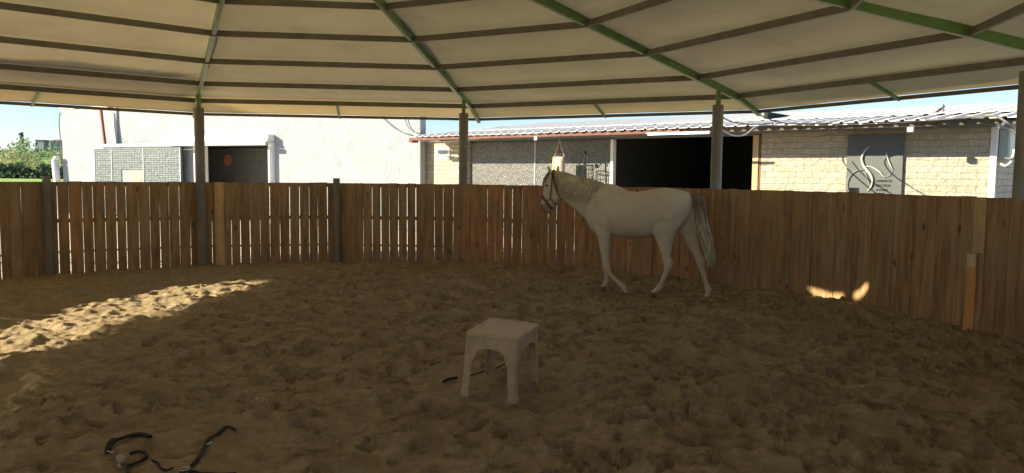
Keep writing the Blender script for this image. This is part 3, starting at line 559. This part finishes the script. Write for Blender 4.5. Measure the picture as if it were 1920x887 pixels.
wire('cable', [wl(-.5, -.05, 2.78), wl(-.1, -.06, 2.95), wl(.1, -.06, 3.4), wl(.05, -.05, 3.9)], .012, 'cable', 'thin wire on the white wall beside the corner above the stable eave')

# ------------------------------------------------------------------ far background
def leaves(name, n, fx, size, cols, parent=None, m='leaf'):
    V = np.zeros((n, 4, 3)); C_ = np.zeros((n, 4, 4))
    for i in range(n):
        p, s = fx(); sz = size*nrg.uniform(.6, 1.4); u = nrg.normal(size=3); u /= np.linalg.norm(u); v = np.cross(u, nrg.normal(size=3)); v /= np.linalg.norm(v)
        u = u*sz*s[0]; v = v*sz*s[1]; V[i] = [p-u-v, p+u-v*.6, p+u*.8+v, p-u*.7+v*.8]; c = cols[nrg.integers(len(cols))]; k = nrg.uniform(.7, 1.25); C_[i, :, :3] = np.array(c)*k; C_[i, :, 3] = 1
    b = MB(); b.v = [tuple(x) for x in V.reshape(-1, 3)]; b.f = [(4*i, 4*i+1, 4*i+2, 4*i+3) for i in range(n)]; b.c = [tuple(x) for x in C_.reshape(-1, 4)]; return b.build(name, M[m], parent)
o = sheet('field', -260, 60, 70, 152, -.13, M['grass'])
# rising hill behind the hedges
b = MB(); hx = np.linspace(-330, 40, 30); V = []; F = []
for i, x in enumerate(hx):
    for jx, (y, z) in enumerate(((150, -.15), (185, 2.5), (225, 6.0), (300, 8.6), (420, 8.8))): V.append((x, y, z+(0 if jx == 0 else .7*math.sin(x*.05+jx))))
for i in range(29):
    for jx in range(4): a = i*5+jx; F.append((a, a+5, a+6, a+1))
b.poly(V, F); o = b.build('hill', M['grass'], smooth=True); tag(o, kind='structure')
def clump_fx(x0, x1, y0, y1, zb, zt, cw, tallk=1, sx=(1, 1)):
    def f():
        x = nrg.uniform(x0, x1); y = nrg.uniform(y0, y1); top = zt*(.72+.28*math.sin(x*.9+y*.3)*math.sin(x*.37+1)+.16*mnoise.noise(Vector((x*.6, y*.3, 0)))*2)
        return np.array([x, y, zb+(top-zb)*(nrg.uniform(0, 1)**.75)]), sx
    return f
o = leaves('low_hedge', 9000, clump_fx(-165, -70, 149, 153, -.1, 3.0, 3), .26, [(.10, .14, .085), (.13, .17, .10), (.08, .12, .08)]); tag(o, 'dark grey-green hedge along the far edge of the green field', 'hedge', kind='stuff')
o = leaves('reed_bed', 12000, clump_fx(-175, -76, 156, 163, 0, 5.9, 3, sx=(.35, 1.4)), .26, [(.46, .46, .22), (.38, .40, .20), (.54, .50, .27), (.30, .36, .17)]); tag(o, 'yellow-green reeds standing behind the dark hedge', 'reeds', kind='stuff')
o = leaves('hillside_shrubs', 16000, clump_fx(-235, -90, 195, 222, 2.0, 9.4, 4, sx=(.5, 1.3)), .38, [(.22, .31, .17), (.26, .35, .19), (.19, .27, .16), (.31, .38, .22)]); tag(o, 'green shrubs covering the hillside below the far roof', 'shrubs', kind='stuff')
t = empty('far_house', (-130.5, 232, 7.7)); tag(t, 'long low pale house with a brown roof on the hilltop at far left', 'house')
b = MB(); b.box(-4.2, 4.6, 0, 6, -1, 2.2); b.build('wall', M['white'], t); b = MB(); b.hexa([(-4.8, -.6, 2.2), (5.2, -.6, 2.2), (5.2, 6.6, 2.2), (-4.8, 6.6, 2.2), (-4.2, 2.5, 2.75), (4.8, 2.5, 2.6), (4.8, 3.2, 2.6), (-4.2, 3.2, 2.75)]); b.build('roof', M['rail'], t)
b = MB()
for x in (-3.2, -1.5, .6, 2.4): b.box(x, x+1, -.03, -.003, .4, 1.5)
b.build('window', M['glass'], t)
t = empty('far_shed', (-137.2, 231, 8.1)); tag(t, 'small pale shed left of the long house on the hilltop', 'shed')
b = MB(); b.box(-1.2, 1.2, 0, 3, -1, 1.9); b.build('wall', M['white'], t); b = MB(); b.box(-1.4, 1.4, -.2, 3.2, 1.9, 2.1); b.build('roof', M['rail'], t)
t = empty('cypress_tree', (-141.2, 229, 6.5)); tag(t, 'thin dark cypress on the hilltop at the far left', 'tree')
leaves('crown', 260, lambda: (np.array([nrg.normal(0, .28), nrg.normal(0, .28), nrg.uniform(.5, 5.6)]), (.5, 1)), .3, [(.05, .08, .045)], t)
b = MB(); b.tube([(0, 0, 0), (0, 0, 4.8)], [.12, .04], 6); b.build('trunk', M['bark'], t)

def crown_tree(x, y, h, r_, zc, label, n=3800):  # added pines out of view, placed to block the sun beyond the patch
    t = empty('added_shade_pine', (x, y, -.15)); tag(t, label, 'tree'); b = MB(); b.tube([(0, 0, 0), (.1, 0, h*.35), (.0, .1, h*.75)], [.24, .18, .08], 10)
    for k in range(7):
        a = k*2.4; z0 = h*(.35+.05*k); b.tube([(0, 0, z0), (r_*.5*math.cos(a), r_*.5*math.sin(a), z0+.7), (r_*.8*math.cos(a), r_*.8*math.sin(a), z0+1.5)], [.09, .05, .02], 6)
    b.build('trunk', M['bark'], t, smooth=True)
    def fx():
        while True:
            p = nrg.uniform(-1, 1, 3)
            if (p**2).sum() < 1 and p[2] > -.8 and mnoise.noise(Vector(p*2.2)+Vector((x, y, 0))) > -.28: break
        return np.array([p[0]*r_, p[1]*r_, zc+.15+p[2]*(h-zc)]), (1, 1)
    leaves('crown', n, fx, .17, [(.06, .10, .035), (.08, .13, .05), (.05, .085, .03)], t)
crown_tree(-21.0, 10.05, 9.6, 1.75, 8.25, 'added unseen flat-crowned pine left of the view, shading the sand, nearer to the arena')
crown_tree(-22.3, 12.5, 10.1, 1.85, 8.75, 'added unseen flat-crowned pine left of the view, shading the sand, farther from the arena')
# ------------------------------------------------------------------ horse
HX, HY = 1.92, 10.62; hr = empty('horse', (HX, HY, 0), R(160)); tag(hr, 'white-grey horse in a brown halter walking left beside the timber fence', 'horse')
def ell(c, upv, hh, ww, n=20, sq=1.0):
    R_ = []
    for k in range(n):
        a = 2*math.pi*k/n; cu, su = math.cos(a), math.sin(a); cu = math.copysign(abs(cu)**sq, cu); su = math.copysign(abs(su)**sq, su)
        R_.append(Vector(c)+Vector(upv)*hh*cu+Vector((0, 1, 0))*ww*su)
    return R_
def pair_rings(prs, n=20, sq=1.0, yo=0):
    out = []
    for (x1, z1), (x2, z2), w_ in prs:
        c = Vector(((x1+x2)/2, yo, (z1+z2)/2)); d = Vector((x1-x2, 0, z1-z2)); out.append(ell(c, d.normalized(), d.length/2, w_, n, sq))
    return out
hb = MB()
trunk = [(-.475, 1.33, 1.17, .05), (-.45, 1.37, 1.07, .12), (-.38, 1.40, .96, .185), (-.26, 1.428, .88, .235), (-.13, 1.447, .83, .262), (0, 1.432, .795, .272), (.08, 1.413, .772, .278), (.17, 1.396, .756, .285), (.27, 1.382, .747, .29), (.38, 1.395, .744, .285), (.48, 1.44, .755, .27), (.57, 1.48, .775, .25), (.66, 1.488, .775, .225), (.74, 1.475, .775, .21), (.82, 1.43, .79, .185), (.88, 1.38, .85, .145), (.93, 1.28, .92, .09)]
hb.loft(pair_rings([((s, a), (s, b_), w_) for s, a, b_, w_ in trunk], 28, .92))
neck = [((.62, 1.46), (.90, .90), .15), ((.78, 1.478), (.955, .98), .14), ((.925, 1.517), (1.08, 1.095), .115), ((1.03, 1.546), (1.16, 1.155), .10), ((1.14, 1.578), (1.235, 1.21), .088), ((1.25, 1.605), (1.30, 1.26), .078), ((1.36, 1.632), (1.345, 1.29), .072), ((1.42, 1.635), (1.37, 1.34), .06)]
hb.loft(pair_rings(neck, 24, .95))
head = [((1.40, 1.637), (1.325, 1.34), .062), ((1.445, 1.637), (1.325, 1.31), .082), ((1.494, 1.610), (1.327, 1.28), .096), ((1.549, 1.511), (1.345, 1.225), .098), ((1.568, 1.42), (1.388, 1.175), .08), ((1.582, 1.34), (1.428, 1.15), .06), ((1.596, 1.265), (1.46, 1.128), .052), ((1.612, 1.205), (1.478, 1.098), .053), ((1.618, 1.160), (1.487, 1.070), .050), ((1.612, 1.122), (1.505, 1.052), .042), ((1.590, 1.092), (1.535, 1.050), .026)]
hb.loft(pair_rings(head, 24, .9))
for sy in (1, -1):   # ears
    e0 = Vector((1.445, sy*.062, 1.60)); e1 = Vector((1.50, sy*.085, 1.735)) if sy > 0 else Vector((1.385, sy*.07, 1.735))
    if sy < 0: e0 = Vector((1.40, sy*.055, 1.60))
    hb.tube([e0, e0.lerp(e1, .35), e0.lerp(e1, .7), e1], [.030, .036, .027, .009], 10, flat=.62)
def limb(secs, y, n=16):
    rings = []; P = [Vector((s[0], s[4] if len(s) > 4 else y, s[1])) for s in secs]
    for i, s in enumerate(secs):
        d = (P[min(i+1, len(P)-1)]-P[max(i-1, 0)]); d.y = 0; d.normalize(); f = Vector((-d.z, 0, d.x)) if True else None
        rings.append([P[i]+f*s[2]*math.cos(2*math.pi*k/n)+Vector((0, 1, 0))*s[3]*math.sin(2*math.pi*k/n) for k in range(n)])
    hb.loft(rings)
limb([(.72, 1.22, .10, .06, .10), (.73, 1.05, .155, .085, .125), (.69, .92, .135, .085, .145), (.665, .82, .105, .08, .145), (.66, .72, .082, .066), (.655, .60, .064, .052), (.638, .47, .050, .044), (.628, .40, .050, .048), (.616, .335, .054, .050), (.582, .27, .038, .036), (.52, .215, .029, .027), (.455, .16, .028, .026), (.405, .118, .041, .037), (.372, .085, .034, .032), (.352, .045, .027, .027), (.345, .02, .033, .033)], .14)
limb([(.70, 1.1, .13, .07, -.1), (.70, .9, .12, .075, -.13), (.70, .78, .09, .07), (.695, .63, .062, .05), (.69, .48, .049, .043), (.69, .40, .050, .047), (.69, .34, .051, .047), (.682, .27, .034, .032), (.678, .18, .028, .026), (.680, .125, .042, .036), (.70, .085, .033, .03), (.722, .055, .03, .03), (.735, .04, .036, .036)], -.13)
limb([(-.20, 1.30, .16, .08, .09), (-.19, 1.14, .205, .115, .12), (-.165, 1.0, .205, .115, .135), (-.145, .88, .165, .10, .145), (-.155, .78, .125, .083), (-.165, .68, .092, .064), (-.172, .59, .07, .052), (-.185, .51, .056, .044), (-.207, .46, .068, .049), (-.207, .40, .055, .044), (-.185, .34, .038, .032), (-.155, .26, .033, .029), (-.125, .18, .033, .029), (-.105, .125, .048, .040), (-.065, .08, .038, .034), (-.03, .055, .033, .032), (-.005, .04, .040, .038)], .13)
limb([(-.30, 1.28, .14, .07, -.08), (-.33, 1.1, .16, .095, -.11), (-.375, .95, .14, .09, -.13), (-.43, .83, .112, .078), (-.485, .71, .082, .06), (-.53, .60, .06, .048), (-.565, .52, .052, .043), (-.594, .47, .064, .048), (-.608, .41, .051, .042), (-.625, .35, .036, .031), (-.652, .25, .031, .028), (-.68, .16, .032, .028), (-.705, .09, .047, .039), (-.705, .045, .036, .033), (-.695, .01, .034, .034), (-.69, -.015, .038, .038)], -.13)
M['coat2'] = M['coat']
def blob(c, r3, ry=0):
    V = []; F = []; n1, n2 = 14, 9
    for i in range(n2+1):
        t_ = math.pi*i/n2
        for k in range(n1):
            a = 2*math.pi*k/n1; p = Vector((r3[0]*math.sin(t_)*math.cos(a), r3[1]*math.sin(t_)*math.sin(a), r3[2]*math.cos(t_))); p.rotate(Matrix.Rotation(ry, 3, 'Y')); V.append(Vector(c)+p)
    hb.poly(V, [(i*n1+k, i*n1+(k+1) % n1, (i+1)*n1+(k+1) % n1, (i+1)*n1+k) for i in range(n2) for k in range(n1)])
for sy in (1, -1):
    blob((.735, sy*.155, 1.17), (.075, .06, .21), R(18)); blob((.65, sy*.19, .96), (.13, .055, .085), R(-25)); blob((.86, sy*.09, 1.0), (.07, .07, .11), R(20))
    blob((-.05, sy*.215, 1.30), (.05, .035, .05)); blob((-.20, sy*.20, 1.12), (.13, .07, .17), R(-12)); blob((-.10, sy*.205, .93), (.07, .045, .09)); blob((.36, sy*.232, 1.08), (.26, .05, .16))
    blob((1.40, sy*.062, 1.30), (.062, .036, .085), R(15)); blob((1.525, sy*.062, 1.475), (.03, .035, .03))
nt_ = M['coat'].node_tree; L_ = nt_.links; N_ = nt_.nodes; bs = N_['Principled BSDF']; src = bs.inputs['Base Color'].links[0].from_socket
tc = N_.new('ShaderNodeTexCoord'); vd = N_.new('ShaderNodeVectorMath'); vd.operation = 'DISTANCE'; L_.new(tc.outputs['Object'], vd.inputs[0]); vd.inputs[1].default_value = (1.595, 0, 1.09)
mr_ = N_.new('ShaderNodeMapRange'); mr_.inputs[1].default_value = .07; mr_.inputs[2].default_value = .16; mr_.inputs[3].default_value = .85; mr_.inputs[4].default_value = 0; L_.new(vd.outputs['Value'], mr_.inputs[0])
mm = N_.new('ShaderNodeMix'); mm.data_type = 'RGBA'; L_.new(mr_.outputs[0], mm.inputs[0]); L_.new(src, mm.inputs[6]); mm.inputs[7].default_value = (.13, .075, .065, 1); L_.new(mm.outputs[2], bs.inputs['Base Color'])
body = hb.build('body', M['coat'], hr, smooth=True)
rm = body.modifiers.new('remesh', 'REMESH'); rm.mode = 'VOXEL'; rm.voxel_size = .0095; rm.use_smooth_shade = True
sm = body.modifiers.new('smooth', 'SMOOTH'); sm.factor = .6; sm.iterations = 6
# hooves
def hoof(x, y, z, dx, dz, r0, r1, tilt=0):
    b = MB(); rings = []
    for t_, r_ in ((0, r0), (1, r1)):
        c = Vector((x+dx*t_, y, z+dz*t_)); rings.append([c+Vector((r_*1.15*math.cos(a), r_*.95*math.sin(a), tilt*r_*math.cos(a))) for a in [2*math.pi*k/18 for k in range(18)]])
    b.loft(rings); b.build('hoof', M['hoof'], hr, smooth=False, bevel=.005)
hoof(.347, .14, .03, -.012, -.065, .037, .046, .35); hoof(.735, -.13, .05, .025, -.06, .04, .053, -.2); hoof(-.002, .13, .05, .03, -.075, .042, .056, -.25); hoof(-.69, -.13, -.005, .004, -.065, .038, .048)
for sy in (1, -1):
    b = MB(); b.tube([Vector((1.505, sy*.080, 1.447)), Vector((1.507, sy*.092, 1.448)), Vector((1.508, sy*.099, 1.448))], [.018, .015, .005], 12); b.build('eye', M['eye'], hr, smooth=True)
    b = MB(); b.tube([Vector((1.578, sy*.030, 1.170)), Vector((1.586, sy*.0475, 1.168))], [.013, .010], 10, flat=1); b.build('nostril', M['eye'], hr, smooth=True)
# mane
def neck_sec(s):
    K = neck[1:]; s = s*(len(K)-1); i = min(int(s), len(K)-2); u = s-i; a, b_ = K[i], K[i+1]
    return (Vector((a[0][0], 0, a[0][1])).lerp(Vector((b_[0][0], 0, b_[0][1])), u), Vector((a[1][0], 0, a[1][1])).lerp(Vector((b_[1][0], 0, b_[1][1])), u), a[2]*(1-u)+b_[2]*u)
mb = MB()
for i in range(620):
    s = rnd.random()**1.1; cr, un, w_ = neck_sec(s); c = (cr+un)/2; u = (cr-un)/2; Lh = (.24+.20*math.sin(s*math.pi))*rnd.uniform(.45, 1.25); side = 1 if rnd.random() < .93 else -1
    lean = rnd.gauss(-.02, .035); lock = .5+.5*math.sin(s*95+math.sin(s*41)*2); pts = []; kk = rnd.uniform(.8, 1.1)*(.78+.22*lock); mb.cur = (kk, kk*rnd.uniform(.92, 1), kk*rnd.uniform(.8, 1), 1)
    th0 = rnd.uniform(-.1, .12); nseg = 7; lift = rnd.uniform(1.03, 1.13)
    for k in range(nseg):
        q_ = k/(nseg-1); th = th0+q_*Lh/.30*1.55; th = min(th, 1.75); p = c+u*math.cos(th)*lift+Vector((0, side*w_*math.sin(th)*lift*1.04, 0)); ds = max(0, th0+q_*Lh/.3*1.55-1.75)
        p.z -= ds*.12; p.x += lean*q_*2.2-.015*q_; p.x -= (cr-un).normalized().x*0; p.y += side*.004*lock; pts.append(p)
    mb.tube(pts, [.004, .0048, .005, .0045, .004, .003, .001], 4)
mb.build('mane', M['hair'], hr, smooth=True)
mb = MB()
for i in range(34):    # forelock
    y = rnd.gauss(0, .03); kk = rnd.uniform(.6, 1.1); mb.cur = (kk, kk, kk*.9, 1)
    x0 = 1.43+rnd.uniform(-.02, .02); mb.tube([(x0, y*.5, 1.645), (1.50, y, 1.632), (1.552, y*1.3, 1.55), (1.574, y*1.4+rnd.gauss(0, .008), 1.47-rnd.uniform(0, .05))], [.005, .006, .005, .0015], 4)
mb.build('forelock', M['hair'], hr, smooth=True)
# tail
mb = MB(); path = [(-.43, 1.365), (-.50, 1.368), (-.555, 1.335), (-.582, 1.25), (-.59, 1.12), (-.62, .96), (-.665, .80), (-.705, .66), (-.735, .54), (-.745, .45), (-.735, .38)]
wid = [.02, .03, .037, .045, .05, .056, .058, .055, .05, .042, .03]
M['tailhair'] = M['hair']
for i in range(1000):
    a = rnd.uniform(0, 2*math.pi); r_ = 1.35*math.sqrt(rnd.random()); end = rnd.choice([6, 7, 8, 9, 10, 10, 11]); ox, oy = r_*math.cos(a), r_*math.sin(a)*.7; pts = []
    dark = 1 if (rnd.random() < .8) else .6; kk = rnd.uniform(.6, 1.1)*dark; mb.cur = (kk, kk*.98, kk*rnd.uniform(.85, 1), 1); wv = rnd.uniform(0, 6)
    for k in range(end):
        x, z = path[k]; pts.append(Vector((x+ox*wid[k]+.006*math.sin(k+wv), oy*wid[k]+.006*math.cos(k*1.3+wv), z)))
    if end < 4: continue
    mb.tube(pts, [.0045]*(end-1)+[.0012], 4)
tl_ = mb.build('tail', M['hair'], hr, smooth=True)
mb = MB()
for i in range(240):
    a = rnd.uniform(0, 2*math.pi); r_ = 1.5*math.sqrt(rnd.random()); ox, oy = r_*math.cos(a), r_*math.sin(a)*.75; kk = rnd.uniform(.16, .34); mb.cur = (kk, kk*1.0, kk*1.08, 1)
    end = rnd.choice([4, 5, 5, 6]); mb.tube([Vector((path[k][0]+ox*wid[k]*1.02+.004*math.sin(k+i), oy*wid[k]*1.05, path[k][1])) for k in range(1, end)], [.006]*(end-2)+[.0015], 4)
mb.build('dark_tail_hair', M['hair'], tl_, smooth=True)
# halter
def head_ring(a_front, a_back, w_, t0=0, t1=1, n=40, grow=1.07, width=.014, name='halter_strap', parent=None):
    c = Vector(((a_front[0]+a_back[0])/2, 0, (a_front[1]+a_back[1])/2)); d = Vector((a_front[0]-a_back[0], 0, a_front[1]-a_back[1]))/2; nrm = d.cross(Vector((0, 1, 0))).normalized(); V = []; F = []
    for k in range(n+1):
        a = 2*math.pi*(t0+(t1-t0)*k/n); cu, su = math.cos(a), math.sin(a); cu = math.copysign(abs(cu)**.9, cu); su = math.copysign(abs(su)**.9, su); p = c+d*cu*grow+Vector((0, w_*su*(grow+.05), 0)); o_ = (p-c).normalized()*.006
        V += [p-nrm*width, p+nrm*width, p+nrm*width+o_, p-nrm*width+o_]
    for k in range(n):
        b0 = k*4
        for q_ in range(4): F.append((b0+q_, b0+(q_+1) % 4, b0+4+(q_+1) % 4, b0+4+q_))
    b = MB(); b.poly(V, F); return b.build(name, M['leather'], ht, smooth=False)
b = MB(); b.tube([(1.455, .079+.012*math.sin(k), 1.27) for k in (0, 1)], .01, 6)
ht = empty('halter_root'); bpy.data.objects.remove(ht)
b = MB(); pts = [(1.425, .092, 1.62), (1.425, .104, 1.52), (1.43, .108, 1.43), (1.44, .102, 1.35), (1.45, .088, 1.275)]; b.tube(pts, .019, 6, flat=.3); b.tube([(x, -y, z) for x, y, z in pts], .014, 6, flat=.35); ht = b.build('halter', M['leather'], hr)
head_ring((1.432, 1.655), (1.335, 1.295), .088, -.5, .5, grow=1.06, width=.011)
head_ring((1.588, 1.305), (1.450, 1.135), .056, grow=1.10, width=.019, name='noseband')
b = MB(); 
for sy in (1, -1):
    b.tube([(1.45, sy*.088, 1.27), (1.49, sy*.078, 1.25), (1.53, sy*.068, 1.225)], .014, 6, flat=.4); b.tube([(1.45, sy*.088, 1.27), (1.415, sy*.075, 1.22), (1.385, sy*.04, 1.19), (1.375, 0, 1.175)], .011, 6, flat=.5)
b.build('chin_strap', M['leather'], ht)
b = MB(); b.tube([(1.45+.018*math.cos(a*math.pi/6), .096, 1.272+.018*math.sin(a*math.pi/6)) for a in range(13)], .004, 6, cap=False); b.tube([(1.53+.012*math.cos(a*math.pi/6), .076, 1.222+.012*math.sin(a*math.pi/6)) for a in range(13)], .004, 6, cap=False); b.build('halter_ring', M['metal'], ht)

# ------------------------------------------------------------------ stool
t = empty('plastic_stool', (-.07, 5.59, .066)); t.rotation_euler = (.039, .053, -.339); tag(t, 'dusty tan plastic stool with a rectangular seat standing on the sand', 'stool')
TX, TY, BX, BY, H_ = .187, .248, .205, .266, .451
# seat: rounded slab with skirt
def rrect(ax, ay, r_, z, n=6):
    P = []
    for (sx, sy, a0) in ((1, 1, 0), (-1, 1, 90), (-1, -1, 180), (1, -1, 270)):
        for k in range(n+1):
            a = R(a0+90*k/n); P.append(Vector((sx*(ax-r_)+r_*math.cos(a), sy*(ay-r_)+r_*math.sin(a), z)))
    return P
b = MB(); b.loft([rrect(TX+.004, TY+.004, .035, H_-.055), rrect(TX+.003, TY+.003, .035, H_-.028), rrect(TX+.005, TY+.005, .035, H_-.018), rrect(TX+.002, TY+.002, .034, H_-.005), rrect(TX-.012, TY-.012, .03, H_), rrect(TX-.02, TY-.02, .028, H_), rrect(TX-.03, TY-.03, .025, H_-.003)]); seat = b.build('seat', M['plastic'], t, smooth=False)
me_ = seat.data
# skirt panels with an arch between the legs, one mesh per side pair; legs as angle-section channels
def side_pt(side, s, z):   # s in -1..1 along a side, z height; legs flare towards the floor
    f = (H_-z)/H_; ax, ay = TX+(BX-TX)*f, TY+(BY-TY)*f
    return {'x+': Vector((ax, s*ay, z)), 'x-': Vector((-ax, s*ay, z)), 'y+': Vector((s*ax, ay, z)), 'y-': Vector((s*ax, -ay, z))}[side]
for side in ('x+', 'x-', 'y+', 'y-'):
    L2 = TY if side[0] == 'x' else TX; lw = .062/L2; b = MB(); V = []; n_ = 22
    for k in range(n_+1):
        s = -1+2*k/n_; q_ = max(0, 1-(abs(s)/(1-lw))**2.6) if abs(s) < 1-lw else 0
        zb = H_-.055-.12+.075*q_**.5 if abs(s) < 1-lw else H_-.19
        ov = {'x+': Vector((1, 0, 0)), 'x-': Vector((-1, 0, 0)), 'y+': Vector((0, 1, 0)), 'y-': Vector((0, -1, 0))}[side]
        sc_ = s*.93
        for z in (H_-.05, zb):
            p = side_pt(side, sc_, z)-ov*.0016; V += [p, p-ov*.0045]
    F = []
    for k in range(n_): a = k*4; F += [(a, a+4, a+6, a+2), (a+1, a+3, a+7, a+5), (a+2, a+6, a+7, a+3)]
    b.poly(V, F); b.build('skirt', M['plastic'], t, smooth=False)
for sx in (1, -1):
    for sy in (1, -1):
        b = MB(); rings = []
        for z in (H_-.03, H_-.15, H_-.20, .24, .12, .035, .03, .0):
            f = (H_-z)/H_; ax, ay = TX+(BX-TX)*f, TY+(BY-TY)*f; lw = np.interp(z, [0, .24, H_-.15, H_-.03], [.058, .064, .09, .105]); r_ = .022+.012*f; th = .005
            if z < .033: ax += .005; ay += .005; lw += .008
            P = []
            outer = [(-lw, 0)]+[(-r_+r_*math.sin(R(a)), -r_+r_*math.cos(R(a))) for a in (0, 22, 45, 67, 90)]+[(0, -lw)]
            inner = [(-th, -lw), (-th, -r_), (-th-r_*.25, -th-r_*.25), (-r_, -th), (-lw, -th)]
            for (dx, dy) in outer+inner: P.append(Vector((sx*(ax+dx), sy*(ay+dy), z)))
            rings.append(P)
        b.loft(rings); b.build('leg', M['plastic'], t, smooth=False)

# ------------------------------------------------------------------ litter on the sand
def spline(pts, n=6):
    P = [Vector(p) for p in pts]; Q_ = []
    for i in range(len(P)-1):
        p0 = P[max(i-1, 0)]; p1, p2 = P[i], P[i+1]; p3 = P[min(i+2, len(P)-1)]
        for s in range(n):
            u = s/n; Q_.append(.5*((2*p1)+(p2-p0)*u+(2*p0-5*p1+4*p2-p3)*u*u+(3*p1-p0-3*p2+p3)*u**3))
    return Q_+[P[-1]]
def strap(pix, wd, th, m, name, parent=None, lift=.024):
    P = spline([on_sand(*p, lift) for p in pix]); b = MB(); V = []; F = []
    zz_ = [max(HSM(q_.x, q_.y)+.004, 0*q_.z-9) for q_ in P]; zz_ = [sum(zz_[max(0, i-4):i+5])/len(zz_[max(0, i-4):i+5]) for i in range(len(P))]
    for q_, z_ in zip(P, zz_): q_.z = max(z_-.002, HSM(q_.x, q_.y)-.006)
    for i, p in enumerate(P):
        d = (P[min(i+1, len(P)-1)]-P[max(i-1, 0)]); d.z = 0; d.normalize(); sx = Vector((-d.y, d.x, .12*math.sin(i*.5))); k = wd/2*(1 if 0 < i < len(P)-1 else .5)
        V += [p-sx*k, p+sx*k, p+sx*k+Vector((0, 0, th)), p-sx*k+Vector((0, 0, th))]
    for i in range(len(P)-1):
        for q_ in range(4): F.append((i*4+q_, i*4+(q_+1) % 4, i*4+4+(q_+1) % 4, i*4+4+q_))
    F += [(0, 1, 2, 3), tuple(len(V)-4+q_ for q_ in (3, 2, 1, 0))]; b.poly(V, F); return b.build(name, M[m], parent, bevel=.001)
c1 = lambda L_: [(160+x/5.647, 760+y/5.647) for x, y in L_]
o = strap(c1([(690, 310), (600, 292), (480, 312), (360, 335), (275, 380), (238, 430), (255, 500)]), .034, .012, 'black_leather', 'leather_strap'); tag(o, 'black leather strap curled on the sand at the lower left, left of the other strap', 'strap')
b = MB(); p = on_sand(160+272/5.647, 760+432/5.647, .03); b.tube([p+Vector((.022*math.cos(a*math.pi/5), .014*math.sin(a*math.pi/5), .004*math.cos(a))) for a in range(11)], .004, 6, cap=False); b.build('buckle', M['metal'], o)
o2 = strap(c1([(470, 500), (530, 470), (610, 480), (650, 520), (600, 570), (520, 600), (450, 640), (460, 700), (560, 715)]), .016, .012, 'black_leather', 'bridle_strap', lift=.026); tag(o2, 'thin black bridle strap looped around the pale knotted cloth', 'strap')
o3 = strap(c1([(700, 580), (762, 600), (790, 650), (850, 668), (930, 640)]), .012, .008, 'black_leather', 'bridle_strap', lift=.02); tag(o3, 'short thin black strap half buried between the two long straps', 'strap')
o4 = strap(c1([(1585, 252), (1500, 250), (1410, 290), (1320, 350), (1265, 430), (1200, 525), (1130, 612), (1050, 650), (1010, 700)]), .022, .009, 'black_leather', 'leather_strap'); tag(o4, 'long black leather strap lying diagonally with a metal ring at its near end', 'strap')
b = MB(); p = on_sand(160+1055/5.647, 760+690/5.647, .02); b.tube([p+Vector((.024*math.cos(a*math.pi/6), .024*math.sin(a*math.pi/6), .006*math.cos(a*.5))) for a in range(13)], .0045, 6, cap=False); b.build('ring', M['metal'], o4); b = MB()
p = on_sand(160+1285/5.647, 760+425/5.647, .024); b.tube([p, p+Vector((.02, .03, .004))], .006, 6); b.build('buckle', M['metal'], o4)
o5 = strap(c1([(1090, 690), (1160, 680), (1220, 705), (1400, 712), (1600, 716)]), .018, .008, 'black_leather', 'leather_strap', lift=.02); tag(o5, 'black strap along the bottom edge of the photo from the metal ring', 'strap')
b = MB(); p = on_sand(160+392/5.647, 760+590/5.647, .012); rr_ = []
for k, (dx, dy, r_) in enumerate(((-.035, .05, .012), (-.025, .03, .022), (-.01, .01, .028), (.0, -.015, .026), (.012, -.035, .018), (.03, -.045, .01))):
    rr_.append((p+Vector((dx, dy, .012)), r_))
b.tube([x_[0] for x_ in rr_], [x_[1] for x_ in rr_], 9, flat=.6); b.tube([p+Vector((0, -.02, 0)), p+Vector((.015, -.07, .0)), p+Vector((.04, -.09, -.005))], [.014, .012, .006], 7); o = b.build('knotted_cloth', M['bag'], smooth=True); tag(o, 'small pale knotted cloth caught in the black bridle straps', 'cloth')
def stick(pix, r_, m, label, name='stick', cat='stick'):
    P = spline([on_sand(*p, .008) for p in pix], 3); zm_ = [sum(HSM(q_.x, q_.y) for q_ in P)/len(P)]; b = MB()
    for q_ in P: q_.z = .4*q_.z+.6*zm_[0]+.004
    b.tube(P, r_, 6); o = b.build(name, M[m], smooth=True); tag(o, label, cat)
c2_ = lambda L_: [(800+x/3.697, 560+y/3.697) for x, y in L_]
stick(c2_([(115, 582), (160, 572), (215, 562)]), .009, 'black_leather', 'short black stick on the sand beside the stool left foot')
stick(c2_([(290, 545), (340, 525), (395, 510), (470, 485), (545, 462)]), .005, 'black_leather', 'thin dark twig lying under the stool', 'twig', 'twig')
stick(c2_([(790, 285), (850, 295), (900, 315), (945, 345)]), .004, 'bag', 'thin pale stalk on the sand right of the stool', 'straw_stalk', 'stalk')
for (px, py, sz, lab) in ((481, 749, .011, 'tiny white chip on the sand left of the stool, nearest the middle'), (422, 790, .012, 'tiny white chip on the sand just above the diagonal strap'), (1617, 724, .012, 'tiny pale chip on the sand in the right foreground'), (1228, 655, .014, 'small orange-brown pebble on the sand right of the stool'), (846, 577, .009, 'tiny pale pebble on the sand behind the stool')):
    b = MB(); p = on_sand(px, py, .006); rings = []
    for z, r_ in ((-.3, .7), (.1, 1), (.5, .5)): rings.append([Vector((sz*r_*math.cos(a)*rnd.uniform(.8, 1.2), sz*r_*.8*math.sin(a), sz*z)) for a in [2*math.pi*k/7 for k in range(7)]])
    b.loft(rings); o = b.build('pebble' if 'pebble' in lab else 'plastic_chip', M['white_metal'] if 'white' in lab or 'chip' in lab else M['pale_wood']); o.location = p; tag(o, lab, 'pebble' if 'pebble' in lab else 'litter')
